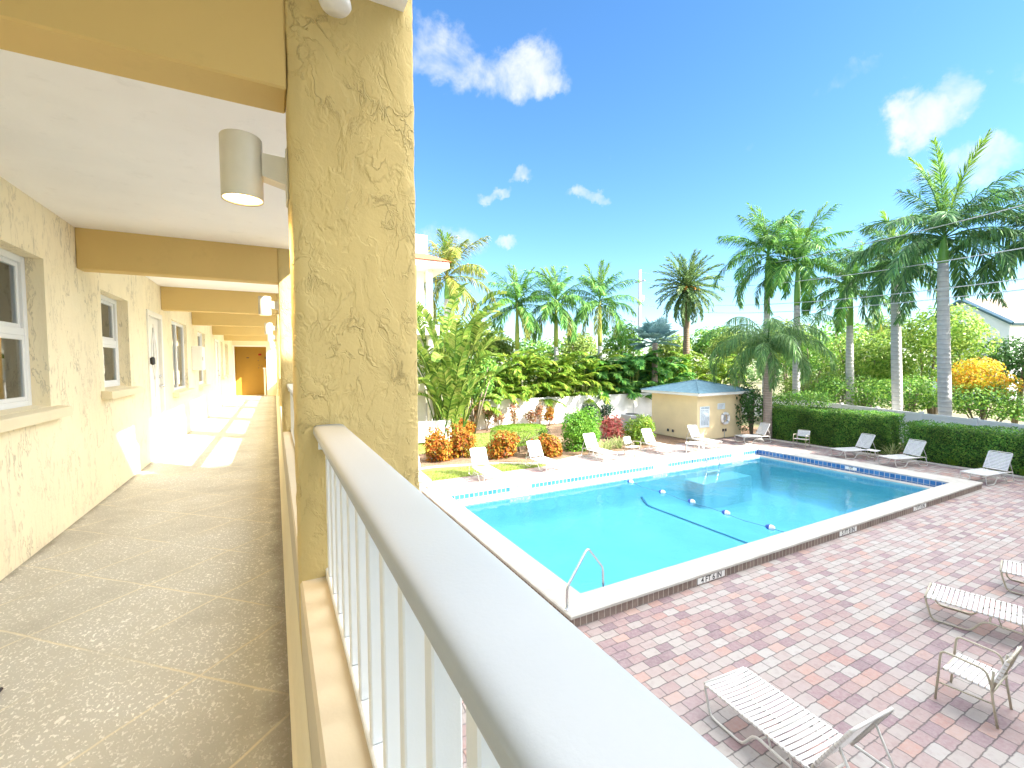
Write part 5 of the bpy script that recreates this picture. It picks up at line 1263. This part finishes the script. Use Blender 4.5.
# ------------------------------------------------------------------ light
wd = bpy.data.worlds.new('World'); sc.world = wd; wd.use_nodes = True; nt = wd.node_tree
bg = nt.nodes['Background']; out = nt.nodes['World Output']
SUN = Vector((1, -1.12, 1)).normalized()
sky = nt.nodes.new('ShaderNodeTexSky'); sky.sky_type = 'NISHITA'; sky.sun_disc = False
sky.sun_elevation = math.asin(SUN.z); sky.sun_rotation = math.atan2(SUN.x, SUN.y); sky.air_density = 1.0; sky.dust_density = .2; sky.ozone_density = 2.5
hs_ = N(nt, 'HueSaturation'); hs_.inputs['Saturation'].default_value = 1.14; hs_.inputs['Value'].default_value = 1.1; L(nt, mixc(nt, 1.0, sky.outputs[0], (.84, .93, 1.0), 'MULTIPLY'), hs_.inputs['Color'])
tc = N(nt, 'TexCoord'); dirv = tc.outputs['Generated']
nz = N(nt, 'TexNoise'); nz.inputs['Scale'].default_value = 7; nz.inputs['Detail'].default_value = 7; nz.inputs['Roughness'].default_value = .62; L(nt, dirv, nz.inputs['Vector'])
wob = vmath(nt, 'SCALE', vmath(nt, 'SUBTRACT', nz.outputs['Color'], (.5, .5, .5)).outputs[0]); wob.inputs['Scale'].default_value = .16
dv = vmath(nt, 'ADD', dirv, wob.outputs[0]).outputs[0]
msk = None
for (px, py, rx, rz, k) in ((505, 66, .12, .045, 1.0), (540, 85, .07, .03, .9), (440, 45, .09, .045, .85), (918, 112, .044, .038, 1.0), (945, 90, .03, .04, .8), (965, 165, .06, .03, .85), (492, 190, .05, .011, .8), (585, 194, .05, .017, .95), (525, 180, .03, .013, .8), (450, 238, .09, .026, .8), (508, 239, .03, .012, .85), (992, 36, .03, .02, .5), (850, 85, .09, .014, .45), (1015, 62, .04, .02, .45), (660, 150, .22, .02, .25)):
    d = (at(px, py, 1)-CAM).normalized(); rt = d.cross(UPZ).normalized(); up_ = rt.cross(d)
    df = vmath(nt, 'SUBTRACT', dv, tuple(d)).outputs[0]
    a = math_(nt, 'DIVIDE', vmath(nt, 'DOT_PRODUCT', df, tuple(rt)).outputs['Value'], rx*.85); b_ = math_(nt, 'DIVIDE', vmath(nt, 'DOT_PRODUCT', df, tuple(up_)).outputs['Value'], rz)
    q = math_(nt, 'ADD', math_(nt, 'MULTIPLY', a, a), math_(nt, 'MULTIPLY', b_, b_))
    mr = N(nt, 'MapRange', interpolation_type='SMOOTHSTEP'); L(nt, q, mr.inputs[0]); mr.inputs[1].default_value = 2.2; mr.inputs[2].default_value = .0; mr.inputs[3].default_value = 0; mr.inputs[4].default_value = k
    msk = mr.outputs[0] if msk is None else math_(nt, 'MAXIMUM', msk, mr.outputs[0])
nz2 = noise(nt, dirv, 11, 5, .6, .3)
den = math_(nt, 'MULTIPLY_ADD', nz2, 2.6, math_(nt, 'MULTIPLY_ADD', msk, 1.25, -1.75))
mr = N(nt, 'MapRange', interpolation_type='SMOOTHSTEP'); L(nt, den, mr.inputs[0]); mr.inputs[1].default_value = 0; mr.inputs[2].default_value = 1.35; mr.inputs[3].default_value = 0; mr.inputs[4].default_value = 1
msk = mr.outputs[0]
SKY = .064
CLOUD = (3.3, 3.4, 3.5)
# added bright cloud out of view, above and right, to lighten the shade
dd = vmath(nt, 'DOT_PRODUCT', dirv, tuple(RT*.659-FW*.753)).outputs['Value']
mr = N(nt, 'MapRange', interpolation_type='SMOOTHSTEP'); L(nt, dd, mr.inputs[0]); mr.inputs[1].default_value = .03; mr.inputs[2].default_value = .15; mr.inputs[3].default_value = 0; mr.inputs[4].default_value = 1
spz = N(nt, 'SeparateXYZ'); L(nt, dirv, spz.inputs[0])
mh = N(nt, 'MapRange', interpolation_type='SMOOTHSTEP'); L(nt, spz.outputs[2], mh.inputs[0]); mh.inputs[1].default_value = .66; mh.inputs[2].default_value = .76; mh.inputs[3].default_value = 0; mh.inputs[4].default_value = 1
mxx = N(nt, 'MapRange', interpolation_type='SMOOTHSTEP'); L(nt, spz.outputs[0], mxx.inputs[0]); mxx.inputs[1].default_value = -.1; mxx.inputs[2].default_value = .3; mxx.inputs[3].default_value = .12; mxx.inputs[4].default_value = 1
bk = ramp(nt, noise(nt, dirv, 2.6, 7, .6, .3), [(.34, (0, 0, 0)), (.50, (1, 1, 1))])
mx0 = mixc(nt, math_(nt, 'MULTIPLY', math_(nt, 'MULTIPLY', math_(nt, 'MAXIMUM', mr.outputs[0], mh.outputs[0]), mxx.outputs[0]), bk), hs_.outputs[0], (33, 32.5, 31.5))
mx = mixc(nt, msk, mx0, CLOUD)
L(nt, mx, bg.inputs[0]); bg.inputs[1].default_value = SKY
sl = bpy.data.lights.new('sun', 'SUN'); sl.energy = 4.4; sl.angle = R(.5); sl.color = (1, .93, .82)
so = bpy.data.objects.new('sun', sl); COL.objects.link(so); so.rotation_euler = (-SUN).to_track_quat('-Z', 'Y').to_euler(); so.location = (20, -20, 30)
# the lit wall lamp, and warm fill added in the five lamps beyond
pl = bpy.data.lights.new('lamp_glow', 'SPOT'); pl.energy = 6; pl.spot_size = R(140); pl.spot_blend = .6; pl.color = (1, .66, .3); pl.shadow_soft_size = .04
for y in [1.66]+[(COLY[i][0]+COLY[i][1])/2 for i in (2, 3, 4, 5, 6)]:
    po = bpy.data.objects.new('lamp_glow', pl); COL.objects.link(po); po.location = (.055-.13, y, FL+1.912-.1)

sc.render.engine = 'CYCLES'; sc.cycles.use_denoising = True
sc.cycles.max_bounces = 10; sc.cycles.diffuse_bounces = 6; sc.cycles.transparent_max_bounces = 16; sc.cycles.sample_clamp_indirect = 6
vs = sc.view_settings; vs.view_transform = 'Standard'; vs.look = 'None'; vs.gamma = 1; vs.exposure = 2.38; vs.use_curve_mapping = False
